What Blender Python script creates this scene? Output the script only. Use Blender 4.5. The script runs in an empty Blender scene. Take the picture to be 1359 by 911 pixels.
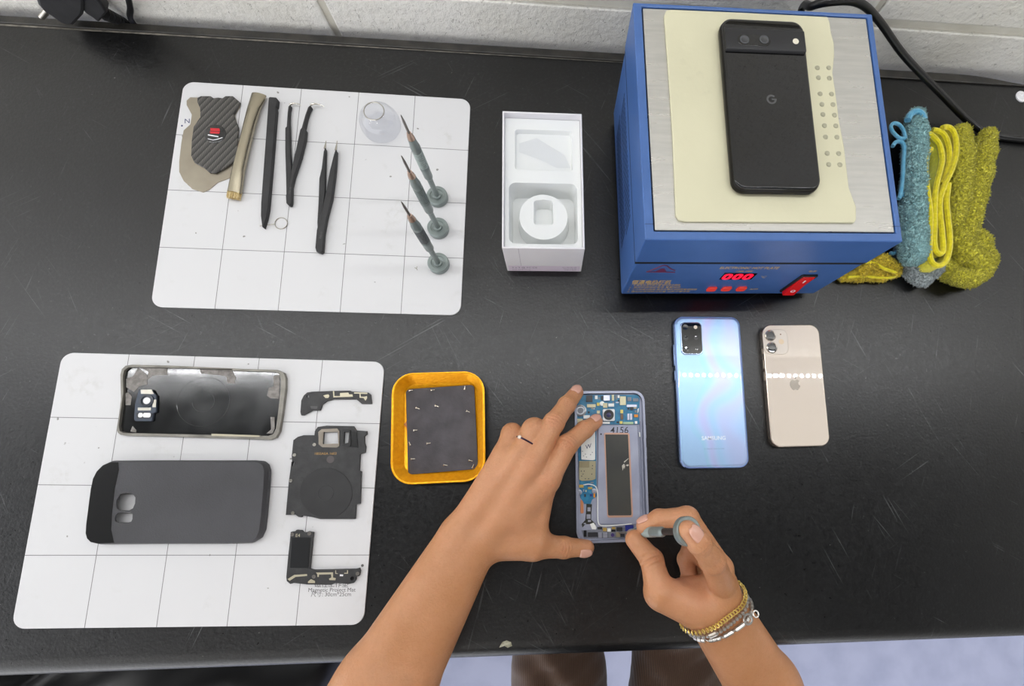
import bpy, bmesh, math, random
import numpy as np
from mathutils import Vector, Matrix
from mathutils.geometry import tessellate_polygon

random.seed(7)
rng = np.random.default_rng(7)
S = 0.001                       # everything below is written in millimetres
scene = bpy.context.scene
COL = scene.collection
PI = math.pi

# ---------------------------------------------------------------- camera
# image taken as 1359 x 911; table top is z = 0, its front edge y = 0, x runs along it
FPX, CX, CY = 582.201, 774.512, 517.331
CAMP = np.array([0.0, 186.047, 452.413])
CAMR = (0.13832, -0.07309, -0.00536)
cd = bpy.data.cameras.new('camera'); cam = bpy.data.objects.new('camera', cd); COL.objects.link(cam)
cd.sensor_fit = 'HORIZONTAL'; cd.sensor_width = 36.0
cd.lens = FPX / 1359 * 36.0
cd.shift_x = (679.5 - CX) / 1359; cd.shift_y = (CY - 455.5) / 1359
cd.clip_start = 0.01; cd.clip_end = 50
cam.location = CAMP * S; cam.rotation_euler = CAMR
scene.camera = cam

# ---------------------------------------------------------------- world, exposure
world = bpy.data.worlds.new('world'); scene.world = world; world.use_nodes = True
wb = world.node_tree.nodes['Background']
wb.inputs[0].default_value = (0.96, 0.97, 1.0, 1); wb.inputs[1].default_value = 2.3
scene.view_settings.view_transform = 'Standard'; scene.view_settings.look = 'None'
scene.view_settings.gamma = 1.0; scene.view_settings.use_curve_mapping = False
scene.view_settings.exposure = 0.2
LED_POWER = 165.0 ; LED_ROOM = 90.0               # radiance of the ceiling luminaires' cells (built below)

# ---------------------------------------------------------------- pixel helpers
def _R():
    a, b, c = CAMR
    Rx = np.array([[1,0,0],[0,math.cos(a),-math.sin(a)],[0,math.sin(a),math.cos(a)]])
    Ry = np.array([[math.cos(b),0,math.sin(b)],[0,1,0],[-math.sin(b),0,math.cos(b)]])
    Rz = np.array([[math.cos(c),-math.sin(c),0],[math.sin(c),math.cos(c),0],[0,0,1]])
    return Rz @ Ry @ Rx
RC = _R()
def at(u, v, z=0.0):
    """world point (mm) seen at pixel u,v at height z"""
    d = RC @ np.array([(u-CX)/FPX, -(v-CY)/FPX, -1.0])
    return CAMP + (z-CAMP[2])/d[2]*d
def hit(u, v, p, n):
    d = RC @ np.array([(u-CX)/FPX, -(v-CY)/FPX, -1.0]); n = np.array(n, float)
    return CAMP + np.dot(np.array(p)-CAMP, n)/np.dot(d, n)*d
def zoomed(pts, scale, ox, oy):
    return [(ox+x/scale, oy+y/scale) for x, y in pts]

# ---------------------------------------------------------------- materials
def lin(c):
    if isinstance(c, str):
        c = [int(c[i:i+2], 16)/255 for i in (1, 3, 5)]
    return tuple(x/12.92 if x <= 0.04045 else ((x+0.055)/1.055)**2.4 for x in c) + (1.0,)
def M(name, c, rough=0.5, metal=0.0, c2=None, vscale=40.0, vlo=0.35, vhi=0.65, bump=0.0, bscale=300.0,
      coat=0.0, spec=0.5, emit=None, estr=0.0, rvar=0.0, stretch=None, detail=4.0, sss=0.0, sheen=0.0, aniso=0.0):
    m = bpy.data.materials.new(name); m.use_nodes = True
    nt = m.node_tree; b = nt.nodes['Principled BSDF']
    b.inputs['Base Color'].default_value = lin(c); b.inputs['Roughness'].default_value = rough
    b.inputs['Metallic'].default_value = metal; b.inputs['Specular IOR Level'].default_value = spec
    b.inputs['Coat Weight'].default_value = coat; b.inputs['Coat Roughness'].default_value = 0.05
    if sss: b.inputs['Subsurface Weight'].default_value = sss; b.inputs['Subsurface Radius'].default_value = (1, .4, .2); b.inputs['Subsurface Scale'].default_value = 0.003
    if sheen: b.inputs['Sheen Weight'].default_value = sheen; b.inputs['Sheen Roughness'].default_value = 0.5
    if aniso: b.inputs['Anisotropic'].default_value = aniso
    if emit: b.inputs['Emission Color'].default_value = lin(emit); b.inputs['Emission Strength'].default_value = estr
    tc = nt.nodes.new('ShaderNodeTexCoord'); vec = tc.outputs['Object']
    if stretch:
        mp = nt.nodes.new('ShaderNodeMapping'); mp.inputs['Scale'].default_value = stretch
        nt.links.new(vec, mp.inputs['Vector']); vec = mp.outputs['Vector']
    if c2 or rvar:
        n = nt.nodes.new('ShaderNodeTexNoise'); n.inputs['Scale'].default_value = vscale; n.inputs['Detail'].default_value = detail
        nt.links.new(vec, n.inputs['Vector'])
        r = nt.nodes.new('ShaderNodeMapRange'); r.inputs['From Min'].default_value = vlo; r.inputs['From Max'].default_value = vhi
        nt.links.new(n.outputs['Fac'], r.inputs['Value'])
        if c2:
            mx = nt.nodes.new('ShaderNodeMix'); mx.data_type = 'RGBA'
            mx.inputs[6].default_value = lin(c); mx.inputs[7].default_value = lin(c2)
            nt.links.new(r.outputs[0], mx.inputs[0]); nt.links.new(mx.outputs[2], b.inputs['Base Color'])
        if rvar:
            r2 = nt.nodes.new('ShaderNodeMapRange'); r2.inputs['To Min'].default_value = max(0, rough-rvar); r2.inputs['To Max'].default_value = rough+rvar
            r2.inputs['From Min'].default_value = vlo; r2.inputs['From Max'].default_value = vhi
            nt.links.new(n.outputs['Fac'], r2.inputs['Value']); nt.links.new(r2.outputs[0], b.inputs['Roughness'])
    if bump:
        n2 = nt.nodes.new('ShaderNodeTexNoise'); n2.inputs['Scale'].default_value = bscale; n2.inputs['Detail'].default_value = 3
        nt.links.new(vec, n2.inputs['Vector'])
        bp = nt.nodes.new('ShaderNodeBump'); bp.inputs['Strength'].default_value = bump; bp.inputs['Distance'].default_value = 0.001
        nt.links.new(n2.outputs['Fac'], bp.inputs['Height']); nt.links.new(bp.outputs[0], b.inputs['Normal'])
    return m

# ---------------------------------------------------------------- mesh helpers
def setp(o, label=None, cat=None, group=None, kind=None):
    if label: o['label'] = label
    if cat: o['category'] = cat
    if group: o['group'] = group
    if kind: o['kind'] = kind
    return o
def thing(name, label, cat, loc=(0,0,0), rz=0.0, group=None):
    o = bpy.data.objects.new(name, None); COL.objects.link(o); o.empty_display_size = 0.01
    o.location = Vector(loc)*S; o.rotation_euler = (0, 0, rz)
    return setp(o, label, cat, group)
def loc_of(root, p):
    """world mm -> local mm of an Empty that has only a z rotation"""
    x, y, z = (p[i]-root.location[i]/S for i in range(3)); c, s = math.cos(-root.rotation_euler[2]), math.sin(-root.rotation_euler[2])
    return (c*x-s*y, s*x+c*y, z)
def tr(px, z, root):
    return [loc_of(root, at(u, v, z))[:2] for u, v in px]
def mk(name, vf, mat, parent=None, smooth=35, bevel=0.0, seg=2, loc=None, rot=None, mats=None):
    v, f = vf
    me = bpy.data.meshes.new(name)
    me.from_pydata((np.asarray(v, float)*S).tolist(), [], [list(map(int, q)) for q in f]); me.validate()
    bm = bmesh.new(); bm.from_mesh(me); bmesh.ops.recalc_face_normals(bm, faces=bm.faces); bm.to_mesh(me); bm.free()
    if mat: me.materials.append(mat)
    if smooth:
        me.polygons.foreach_set('use_smooth', [True]*len(me.polygons)); me.set_sharp_from_angle(angle=math.radians(smooth))
    o = bpy.data.objects.new(name, me); COL.objects.link(o)
    if parent: o.parent = parent
    if loc is not None: o.location = Vector(loc)*S
    if rot is not None: o.rotation_euler = rot
    if bevel:
        bv = o.modifiers.new('bevel', 'BEVEL'); bv.width = bevel*S; bv.segments = seg; bv.limit_method = 'ANGLE'; bv.angle_limit = math.radians(40)
    return o
def join(*vfs):
    V = []; F = []
    for v, f in vfs:
        o = len(V); V += [tuple(p) for p in v]; F += [[i+o for i in q] for q in f]
    return V, F
def shift(vf, d): return [(p[0]+d[0], p[1]+d[1], p[2]+d[2]) for p in vf[0]], vf[1]
def xform(vf, mtx): return [tuple(mtx @ Vector(p)) for p in vf[0]], vf[1]
def box(x0, y0, z0, x1, y1, z1):
    v = [(x0,y0,z0),(x1,y0,z0),(x1,y1,z0),(x0,y1,z0),(x0,y0,z1),(x1,y0,z1),(x1,y1,z1),(x0,y1,z1)]
    return v, [(0,3,2,1),(4,5,6,7),(0,1,5,4),(1,2,6,5),(2,3,7,6),(3,0,4,7)]
def rr(w, h, r, n=6, cx=0, cy=0, rot=0):
    r = max(min(r, w/2-1e-3, h/2-1e-3), 1e-3); p = []
    for q, (sx, sy) in enumerate(((1,1),(-1,1),(-1,-1),(1,-1))):
        for i in range(n+1):
            a = (q+i/n)*PI/2; p.append((sx*(w/2-r)+r*math.cos(a), sy*(h/2-r)+r*math.sin(a)))
    c, s = math.cos(rot), math.sin(rot)
    return [(cx+c*x-s*y, cy+s*x+c*y) for x, y in p]
def circ(r, n=24, cx=0, cy=0, ry=None): return [(cx+r*math.cos(2*PI*i/n), cy+(ry or r)*math.sin(2*PI*i/n)) for i in range(n)]
def area2(p): return sum(p[i][0]*p[(i+1) % len(p)][1]-p[(i+1) % len(p)][0]*p[i][1] for i in range(len(p)))
def ext(outer, z0, z1, holes=()):
    """prism of an outline with holes"""
    if area2(outer) < 0: outer = outer[::-1]
    holes = [h[::-1] if area2(h) > 0 else h for h in holes]
    loops = [list(outer)]+[list(h) for h in holes]; flat = [p for l in loops for p in l]; n = len(flat)
    V = [(x, y, z0) for x, y in flat]+[(x, y, z1) for x, y in flat]; F = []
    if holes:
        for t in tessellate_polygon([[Vector((x, y, 0)) for x, y in l] for l in loops]):
            F.append((t[0]+n, t[1]+n, t[2]+n)); F.append((t[2], t[1], t[0]))
    else:
        F.append(tuple(range(n, 2*n))); F.append(tuple(range(n-1, -1, -1)))
    o = 0
    for l in loops:
        m = len(l)
        for i in range(m):
            a, b = o+i, o+(i+1) % m; F.append((a, b, b+n, a+n))
        o += m
    return V, F
def loft(loops, cap0=True, cap1=True, closed=True):
    n = len(loops[0]); V = [tuple(p) for l in loops for p in l]; F = []
    for k in range(len(loops)-1):
        for i in range(n if closed else n-1):
            a, b = k*n+i, k*n+(i+1) % n; F.append((a, b, b+n, a+n))
    if cap0: F.append(tuple(range(n-1, -1, -1)))
    if cap1: F.append(tuple(range((len(loops)-1)*n, len(loops)*n)))
    return V, F
def z_(pts, z): return [(x, y, z) for x, y in pts]
def slab(w, h, r, z0, z1, e=1.0, n=8, k=3):
    """rounded slab with soft top and bottom edges (phones)"""
    L = []
    for i in range(k+1):
        a = PI/2*i/k; L.append(z_(rr(w-2*e*(1-math.sin(a)), h-2*e*(1-math.sin(a)), r-e*(1-math.sin(a)), n), z0+e*(1-math.cos(a))))
    for i in range(k+1):
        a = PI/2*i/k; L.append(z_(rr(w-2*e*(1-math.cos(a)), h-2*e*(1-math.cos(a)), r-e*(1-math.cos(a)), n), z1-e*(1-math.sin(a))))
    L.append(z_(rr(w-2*e-1.2, h-2*e-1.2, r-e-0.6, n), z1))
    return loft(L)
def lathe(prof, n=24, cx=0, cy=0):
    L = [[(cx+r*math.cos(2*PI*i/n), cy+r*math.sin(2*PI*i/n), z) for i in range(n)] for r, z in prof]
    return loft(L, prof[0][0] > 1e-3, prof[-1][0] > 1e-3)
def smoothpath(pts, m=6):
    P = [np.array(p, float) for p in pts]; out = []
    for i in range(len(P)-1):
        p0 = P[max(i-1, 0)]; p1 = P[i]; p2 = P[i+1]; p3 = P[min(i+2, len(P)-1)]
        for k in range(m):
            t = k/m; out.append(0.5*((2*p1)+(-p0+p2)*t+(2*p0-5*p1+4*p2-p3)*t*t+(-p0+3*p1-3*p2+p3)*t**3))
    return out+[P[-1]]
def tube(path, r, n=8, closed=False, flat=1.0):
    """tube along a path; r may be a list; flat scales the vertical radius"""
    P = [np.array(p, float) for p in path]; m = len(P); L = []
    up = np.array([0, 0, 1.0]); prev = None
    for i in range(m):
        t = (P[(i+1) % m]-P[i-1]) if closed else (P[min(i+1, m-1)]-P[max(i-1, 0)])
        t = t/(np.linalg.norm(t)+1e-12)
        if prev is None:
            a = np.cross(t, up)
            if np.linalg.norm(a) < 1e-3: a = np.cross(t, [1, 0, 0])
        else: a = prev-np.dot(prev, t)*t
        a /= np.linalg.norm(a); prev = a; b = np.cross(t, a)
        rr_ = r[i] if hasattr(r, '__len__') else r
        L.append([P[i]+rr_*(math.cos(2*PI*j/n)*a+flat*math.sin(2*PI*j/n)*b) for j in range(n)])
    if closed: return loft(L+[L[0]], False, False)
    return loft(L)
def cyl(a, b, r0, r1=None, n=16):
    return tube([a, b], [r0, r0 if r1 is None else r1], n)
def ball(c, r, n=12, m=8, sq=(1, 1, 1)):
    L = [[(c[0]+sq[0]*r*math.sin(PI*k/m)*math.cos(2*PI*i/n), c[1]+sq[1]*r*math.sin(PI*k/m)*math.sin(2*PI*i/n), c[2]-sq[2]*r*math.cos(PI*k/m)) for i in range(n)] for k in range(1, m)]
    return loft(L)
def text(name, s, size, mat, parent, loc, rot=(0,0,0), depth=0.06, align='CENTER', shear=0.0, sx=1.0, bold=0.0):
    cu = bpy.data.curves.new(name, 'FONT'); cu.body = s; cu.size = size*S; cu.extrude = depth*S; cu.align_x = align; cu.align_y = 'CENTER'
    cu.shear = shear; cu.offset = bold*S; cu.resolution_u = 3
    t = bpy.data.objects.new(name, cu); COL.objects.link(t)
    dg = bpy.context.evaluated_depsgraph_get(); me = bpy.data.meshes.new_from_object(t.evaluated_get(dg))
    bpy.data.objects.remove(t); bpy.data.curves.remove(cu)
    me.materials.clear(); me.materials.append(mat)
    o = bpy.data.objects.new(name, me); COL.objects.link(o); o.parent = parent
    o.location = Vector(loc)*S; o.rotation_euler = rot; o.scale = (sx, 1, 1)
    return o

# ---------------------------------------------------------------- signed distance fields for soft bodies
class Field:
    def __init__(self, lo, hi, res):
        self.lo = np.array(lo, float); self.res = res
        self.n = np.ceil((np.array(hi, float)-self.lo)/res).astype(int)+1
    def new(self): return np.full(self.n, 1e3, np.float32)
    def cone(self, D, a, b, r1, r2, k=0.0, sq=None):
        """smooth-union a tapered capsule into D"""
        a = np.array(a, float); b = np.array(b, float); mr = max(r1, r2)+k+3*self.res
        i0 = np.maximum(np.floor((np.minimum(a, b)-mr-self.lo)/self.res).astype(int), 0)
        i1 = np.minimum(np.ceil((np.maximum(a, b)+mr-self.lo)/self.res).astype(int)+1, self.n)
        if np.any(i1 <= i0): return D
        sl = tuple(slice(p, q) for p, q in zip(i0, i1))
        X, Y, Z = np.meshgrid(*[(self.lo[j]+self.res*np.arange(i0[j], i1[j])).astype(np.float32) for j in range(3)], indexing='ij', sparse=True)
        ba = b-a; l2 = float(ba@ba)+1e-9; px, py, pz = X-a[0], Y-a[1], Z-a[2]
        h = np.clip((px*ba[0]+py*ba[1]+pz*ba[2])/l2, 0, 1)
        d = np.sqrt((px-h*ba[0])**2+(py-h*ba[1])**2+(pz-h*ba[2])**2)-(r1+(r2-r1)*h)
        D[sl] = smin(D[sl], d.astype(np.float32), k); return D
    def ell(self, D, c, r, k=0.0, sub=False):
        c = np.array(c, float); r = np.array(r, float); mr = r+k+3*self.res
        i0 = np.maximum(np.floor((c-mr-self.lo)/self.res).astype(int), 0); i1 = np.minimum(np.ceil((c+mr-self.lo)/self.res).astype(int)+1, self.n)
        if np.any(i1 <= i0): return D
        sl = tuple(slice(p, q) for p, q in zip(i0, i1))
        X, Y, Z = np.meshgrid(*[(self.lo[j]+self.res*np.arange(i0[j], i1[j])).astype(np.float32) for j in range(3)], indexing='ij', sparse=True)
        x, y, z = (X-c[0])/r[0], (Y-c[1])/r[1], (Z-c[2])/r[2]
        q = np.sqrt(x*x+y*y+z*z); q2 = np.sqrt((x/r[0])**2+(y/r[1])**2+(z/r[2])**2)+1e-6
        d = (q*(q-1)/q2).astype(np.float32)
        D[sl] = -smin(-D[sl], d, k) if sub else smin(D[sl], d, k); return D
def smin(a, b, k):
    if k <= 0: return np.minimum(a, b)
    h = np.maximum(k-np.abs(a-b), 0)/k
    return np.minimum(a, b)-h*h*k*0.25
def surfnet(F, lo, res, smooth=2):
    s = F < 0; nx, ny, nz = F.shape
    c = np.zeros((nx-1, ny-1, nz-1), np.int8)
    for i in (0, 1):
        for j in (0, 1):
            for k in (0, 1): c += s[i:nx-1+i, j:ny-1+j, k:nz-1+k]
    I = np.argwhere((c > 0) & (c < 8)); n = len(I)
    cor = [(i, j, k) for i in (0, 1) for j in (0, 1) for k in (0, 1)]
    val = [F[I[:,0]+i, I[:,1]+j, I[:,2]+k] for i, j, k in cor]
    acc = np.zeros((n, 3)); cnt = np.zeros(n)
    for p in range(8):
        for q in range(p+1, 8):
            dlt = np.array(cor[q])-np.array(cor[p])
            if np.abs(dlt).sum() != 1: continue
            m = (val[p] < 0) != (val[q] < 0)
            t = np.where(m, val[p]/np.where(m, val[p]-val[q], 1), 0)
            acc[m] += np.array(cor[p])+t[m][:, None]*dlt; cnt[m] += 1
    V = (I+acc/cnt[:, None])*res+np.array(lo)
    ID = np.full((nx-1, ny-1, nz-1), -1, np.int32); ID[I[:,0], I[:,1], I[:,2]] = np.arange(n)
    faces = []
    for ax in range(3):
        u, w = [(1, 2), (2, 0), (0, 1)][ax]
        sl0 = [slice(None)]*3; sl1 = [slice(None)]*3; sl0[ax] = slice(0, -1); sl1[ax] = slice(1, None)
        E = np.argwhere(s[tuple(sl0)] != s[tuple(sl1)])
        E = E[(E[:,u] > 0) & (E[:,w] > 0) & (E[:,u] < F.shape[u]-1) & (E[:,w] < F.shape[w]-1)]
        def g(du, dw):
            Q = E.copy(); Q[:,u] += du; Q[:,w] += dw; return ID[Q[:,0], Q[:,1], Q[:,2]]
        q = np.stack([g(-1,-1), g(0,-1), g(0,0), g(-1,0)], 1)
        fl = ~s[E[:,0], E[:,1], E[:,2]]; q[fl] = q[fl][:, ::-1]; faces.append(q)
    Fc = np.concatenate(faces)
    for _ in range(smooth):
        a = np.zeros_like(V); d = np.zeros(n)
        for i in range(4):
            e0, e1 = Fc[:, i], Fc[:, (i+1) % 4]
            for x in range(3):
                a[:, x] += np.bincount(e0, V[e1, x], n)+np.bincount(e1, V[e0, x], n)
            d += np.bincount(e0, minlength=n)+np.bincount(e1, minlength=n)
        V = 0.4*V+0.6*a/np.maximum(d, 1)[:, None]
    return V, Fc
def mkfast(name, V, Fc, mat, parent=None, origin=(0,0,0), tint=None):
    V = (np.asarray(V)-np.array(origin))*S
    me = bpy.data.meshes.new(name); me.vertices.add(len(V)); me.vertices.foreach_set('co', V.astype(np.float32).ravel())
    me.loops.add(Fc.size); me.loops.foreach_set('vertex_index', Fc.astype(np.int32).ravel())
    me.polygons.add(len(Fc)); me.polygons.foreach_set('loop_start', np.arange(0, Fc.size, 4, dtype=np.int32))
    me.update(calc_edges=True); me.validate()
    me.polygons.foreach_set('use_smooth', [True]*len(me.polygons))
    if tint is not None:
        ca = me.color_attributes.new('tint', 'FLOAT_COLOR', 'POINT')
        ca.data.foreach_set('color', np.c_[tint, np.ones(len(V))].astype(np.float32).ravel())
    me.materials.append(mat)
    o = bpy.data.objects.new(name, me); COL.objects.link(o)
    if parent: o.parent = parent
    else: o.location = Vector(origin)*S
    return o
# ================================================================= materials
def ramp_noise(nt, vec, scale, lo, hi, detail=4, rough=0.6):
    n = nt.nodes.new('ShaderNodeTexNoise'); n.inputs['Scale'].default_value = scale; n.inputs['Detail'].default_value = detail; n.inputs['Roughness'].default_value = rough
    nt.links.new(vec, n.inputs['Vector'])
    r = nt.nodes.new('ShaderNodeMapRange'); r.inputs['From Min'].default_value = lo; r.inputs['From Max'].default_value = hi
    nt.links.new(n.outputs['Fac'], r.inputs['Value']); return r.outputs[0]
def mixc(nt, fac, a, b):
    mx = nt.nodes.new('ShaderNodeMix'); mx.data_type = 'RGBA'
    for s, x in ((6, a), (7, b)):
        if isinstance(x, tuple): mx.inputs[s].default_value = x
        else: nt.links.new(x, mx.inputs[s])
    if isinstance(fac, float): mx.inputs[0].default_value = fac
    else: nt.links.new(fac, mx.inputs[0])
    return mx.outputs[2]
def math_(nt, op, a, b=None, c=None):
    n = nt.nodes.new('ShaderNodeMath'); n.operation = op
    for i, x in enumerate((a, b, c)):
        if x is None: continue
        if isinstance(x, (int, float)): n.inputs[i].default_value = x
        else: nt.links.new(x, n.inputs[i])
    return n.outputs[0]
def mapped(nt, vec, scale, rot=(0,0,0)):
    mp = nt.nodes.new('ShaderNodeMapping'); mp.inputs['Scale'].default_value = scale; mp.inputs['Rotation'].default_value = rot
    nt.links.new(vec, mp.inputs['Vector']); return mp.outputs[0]

def table_material():
    m = M('black_bench_top', '#0a0a0b', 0.30, spec=0.55)
    nt = m.node_tree; b = nt.nodes['Principled BSDF']; tc = nt.nodes.new('ShaderNodeTexCoord'); v = tc.outputs['Object']
    cloud = ramp_noise(nt, v, 9, 0.38, 0.68, 6)
    c = mixc(nt, cloud, lin('#040405'), lin('#0b0c0d'))
    grime = ramp_noise(nt, v, 300, 0.50, 0.78, 5)
    grime = math_(nt, 'MULTIPLY', grime, math_(nt, 'MULTIPLY_ADD', cloud, 0.75, 0.25))
    c = mixc(nt, grime, c, lin('#2a2a2b'))
    specks = ramp_noise(nt, v, 300, 0.73, 0.79, 3)
    c = mixc(nt, specks, c, lin('#8d8d88'))
    for i, (sc, rot) in enumerate((((7, 420, 1), .9), ((6, 520, 1), -.55), ((300, 8, 1), .25), ((8, 460, 1), 1.1), ((6, 500, 1), -1.2), ((7, 480, 1), .5))):
        s = ramp_noise(nt, mapped(nt, mapped(nt, v, (1, 1, 1), (0, 0, rot)), sc), 1.0, 0.67, 0.73, 2)
        msk = ramp_noise(nt, v, 9+i*3, 0.54, 0.66, 3)
        c = mixc(nt, math_(nt, 'MULTIPLY', math_(nt, 'MULTIPLY', s, msk), 0.42), c, lin('#77787a'))
    nt.links.new(c, b.inputs['Base Color'])
    r = nt.nodes.new('ShaderNodeMapRange'); r.inputs['To Min'].default_value = 0.27; r.inputs['To Max'].default_value = 0.42
    nt.links.new(ramp_noise(nt, v, 260, 0.3, 0.7, 6, 0.7), r.inputs['Value']); nt.links.new(r.outputs[0], b.inputs['Roughness'])
    bp = nt.nodes.new('ShaderNodeBump'); bp.inputs['Strength'].default_value = 0.2; bp.inputs['Distance'].default_value = 0.0005
    nt.links.new(ramp_noise(nt, v, 380, 0.2, 0.8, 3), bp.inputs['Height']); nt.links.new(bp.outputs[0], b.inputs['Normal'])
    return m
MT_TABLE = table_material()
def wall_material():
    m = M('painted_block', '#dedbd0', 0.6)
    nt = m.node_tree; b = nt.nodes['Principled BSDF']; tc = nt.nodes.new('ShaderNodeTexCoord'); v = tc.outputs['Object']
    c = mixc(nt, ramp_noise(nt, v, 7, 0.35, 0.7, 4), lin('#f4f2eb'), lin('#e8e5da'))
    pits = ramp_noise(nt, v, 210, 0.64, 0.72, 3)
    c = mixc(nt, math_(nt, 'MULTIPLY', pits, 0.3), c, lin('#b5b0a5'))
    nt.links.new(c, b.inputs['Base Color'])
    h = math_(nt, 'SUBTRACT', ramp_noise(nt, v, 130, 0.25, 0.75, 5), math_(nt, 'MULTIPLY', pits, 0.9))
    bp = nt.nodes.new('ShaderNodeBump'); bp.inputs['Strength'].default_value = 0.6; bp.inputs['Distance'].default_value = 0.0018
    nt.links.new(h, bp.inputs['Height']); nt.links.new(bp.outputs[0], b.inputs['Normal']); return m
MT_WALL = wall_material()
MT_MORTAR = M('painted_mortar', '#e4e1d5', 0.6, c2='#d6d2c4', vscale=30, bump=0.3, bscale=250)
MT_FLOOR = M('blue_grey_floor_paint', '#b9bfdd', 0.45, c2='#a9b0cf', vscale=12, vlo=0.4, vhi=0.7, bump=0.15, bscale=120)
MT_CEIL = M('ceiling_grey', '#5a5a58', 0.8, c2='#555553', vscale=4)
MT_LIP = M('black_edge_trim', '#1b1a18', 0.45, c2='#34312c', vscale=60, bump=0.2)
MT_DUST = M('dust_line', '#8a857a', 0.8, c2='#5d5a54', vscale=120)
MT_BRACK = M('black_steel', '#141414', 0.4, 0.2)
MT_BLACKPL = M('black_plastic', '#1a1a1b', 0.42, c2='#242425', vscale=60)
MT_CABLE = M('black_cable', '#101011', 0.33)
MT_STEEL = M('bright_steel', '#c8c4bb', 0.28, 1.0, c2='#a9a59b', vscale=60, stretch=(1, 8, 1))
MT_WHITEPL = M('white_plastic', '#efeff2', 0.45)

# ================================================================= the setting
FLOOR_Z = -760.0; CEIL_Z = 1760.0; WALL_Y = 660.0
setp(mk('floor', box(-3000, -3200, FLOOR_Z-20, 3000, WALL_Y+200, FLOOR_Z), MT_FLOOR, smooth=0), kind='structure')
setp(mk('ceiling', box(-3000, -3200, CEIL_Z, 3000, WALL_Y+200, CEIL_Z+20), MT_CEIL, smooth=0), kind='structure')
setp(mk('light_block_right', box(2200, -3200, FLOOR_Z, 2400, WALL_Y, CEIL_Z), M('light_block_grey', '#b9b7b0', 0.7, c2='#b1afa8', vscale=5), smooth=0), kind='structure')  # unseen side wall, added to cut the world light from the right
wall = setp(mk('wall_back', join(box(-3000, WALL_Y+5, FLOOR_Z, 3000, WALL_Y+200, -160), box(-3000, WALL_Y+5, -160, 3000, WALL_Y+200, 250),
        box(-3000, WALL_Y, 250, 3000, WALL_Y+200, CEIL_Z)), MT_WALL, smooth=0), kind='structure')
mk('mortar', box(-1000, WALL_Y+3.2, -158, 1000, WALL_Y+9, 249), MT_MORTAR, wall, smooth=0)
JZ = float(hit(1180, 27, (0, WALL_Y, 0), (0, 1, 0))[2])       # top of the lower course
JX = float(hit(434, 20, (0, WALL_Y, 0), (0, 1, 0))[0])        # upright joint of the lower course
def block_mesh(x0, x1, z0, z1): return box(x0, WALL_Y, z0, x1, WALL_Y+8, z1)
for k in range(-2, 4):
    x = JX+400*k; x2 = x+396+(400 if k == 1 else 0)
    if k == 2: continue
    mk('block', block_mesh(x+4, x2, JZ-197, JZ-9), MT_WALL, wall, smooth=0, bevel=2.2, seg=3)
for k in range(-2, 4):
    x = JX+200+400*k; mk('block', block_mesh(x+4, x+396, JZ, JZ+190), MT_WALL, wall, smooth=0, bevel=2.2, seg=3)

# ceiling luminaires: rows of small lens cells, the wall-side row mirrored in the glass backs of the phones
MT_LED = M('led_cell', '#ffffff', 0.5, emit='#fdfeff', estr=LED_POWER)
MT_LED2 = M('led_cell_room', '#ffffff', 0.5, emit='#fffaf2', estr=LED_ROOM)
MT_LAMP = M('luminaire_white', '#e4e4e4', 0.5)
def luminaire(led):
    L = 1180
    t = thing('ceiling_light', 'x', 'ceiling light', (0, 0, CEIL_Z-60))
    mk('housing', box(-L/2, -35, 0, L/2, 35, 60), MT_LAMP, t, smooth=0, bevel=3)
    n = 35; cells = []
    for i in range(n):
        x = -L/2+L*(i+0.5)/n; cells.append((z_(circ(9.5, 10, x, 0), -1.0), [tuple(range(9, -1, -1))]))
    o = mk('lens_row', join(*cells), led, t, smooth=0); o['kind'] = 'stuff'
    return t
lum = lumA = luminaire(MT_LED); lumB = luminaire(MT_LED2)
spots = [(-1800, 560, 'far left'), (-600, 560, 'left of centre'), (600, 560, 'right of centre'), (1620, 560, 'far right'),
         (-1900, -1150, 'left, behind the seat'), (-650, -1150, 'centre, behind the seat'), (600, -1150, 'right, behind the seat'),
         (-1900, -2500, 'left, in the unseen fill row added behind'), (-650, -2500, 'centre, in the unseen fill row added behind'), (600, -2500, 'right, in the unseen fill row added behind')]  # the backmost row is unseen fill, added to brighten the block wall
for i, (x, y, w) in enumerate(spots):
    lum = lumA if i < 4 else lumB
    if i in (0, 4): o = lum
    else:
        o = lum.copy(); COL.objects.link(o)
        for ch in lum.children:
            c = ch.copy(); COL.objects.link(c); c.parent = o
    o.location = Vector((x, y, CEIL_Z-60))*S
    o['label'] = 'white strip ceiling light with lens cells, ' + w; o['group'] = 'ceiling lights over the bench'

# ================================================================= workbench
bench = thing('workbench', 'black scratched workbench top along the white block wall', 'workbench', (0, 0, FLOOR_Z))
DZ = -FLOOR_Z
prof = [(637, 0), (6, 0), (0, -0.4), (-5, -1.6), (-9, -4.6), (-11, -9), (-11.5, -14), (-11, -26), (-8, -30), (637, -30)]
xs = (-1000, 1000)
top = mk('tabletop', loft([[(x, y, z+DZ) for y, z in prof] for x in xs]), MT_TABLE, bench, smooth=30)
lip = [(-1000, 639.5), (-1000, 647), (505, 647), (525, 646.2), (548, 643.8), (572, 640), (592, 637.6), (1000, 637.6), (1000, 636), (505, 636)]
mk('back_edge_trim', ext([(x, y) for x, y in lip], DZ-20, DZ+2.2), MT_LIP, bench, smooth=0, bevel=0.8)
mk('dust_seam', ext([(-1000, 636.6), (-1000, 640.2), (500, 640.2), (520, 638.5), (500, 636.6)], DZ-1, DZ+0.35), MT_DUST, bench, smooth=0)
for x in (-940, 940):
    for y in (60, 590): mk('leg', box(x-25, y-25, 0, x+25, y+25, DZ-29), MT_BRACK, bench, smooth=0, bevel=2)
w = at(1356, 128, 1)
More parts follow.
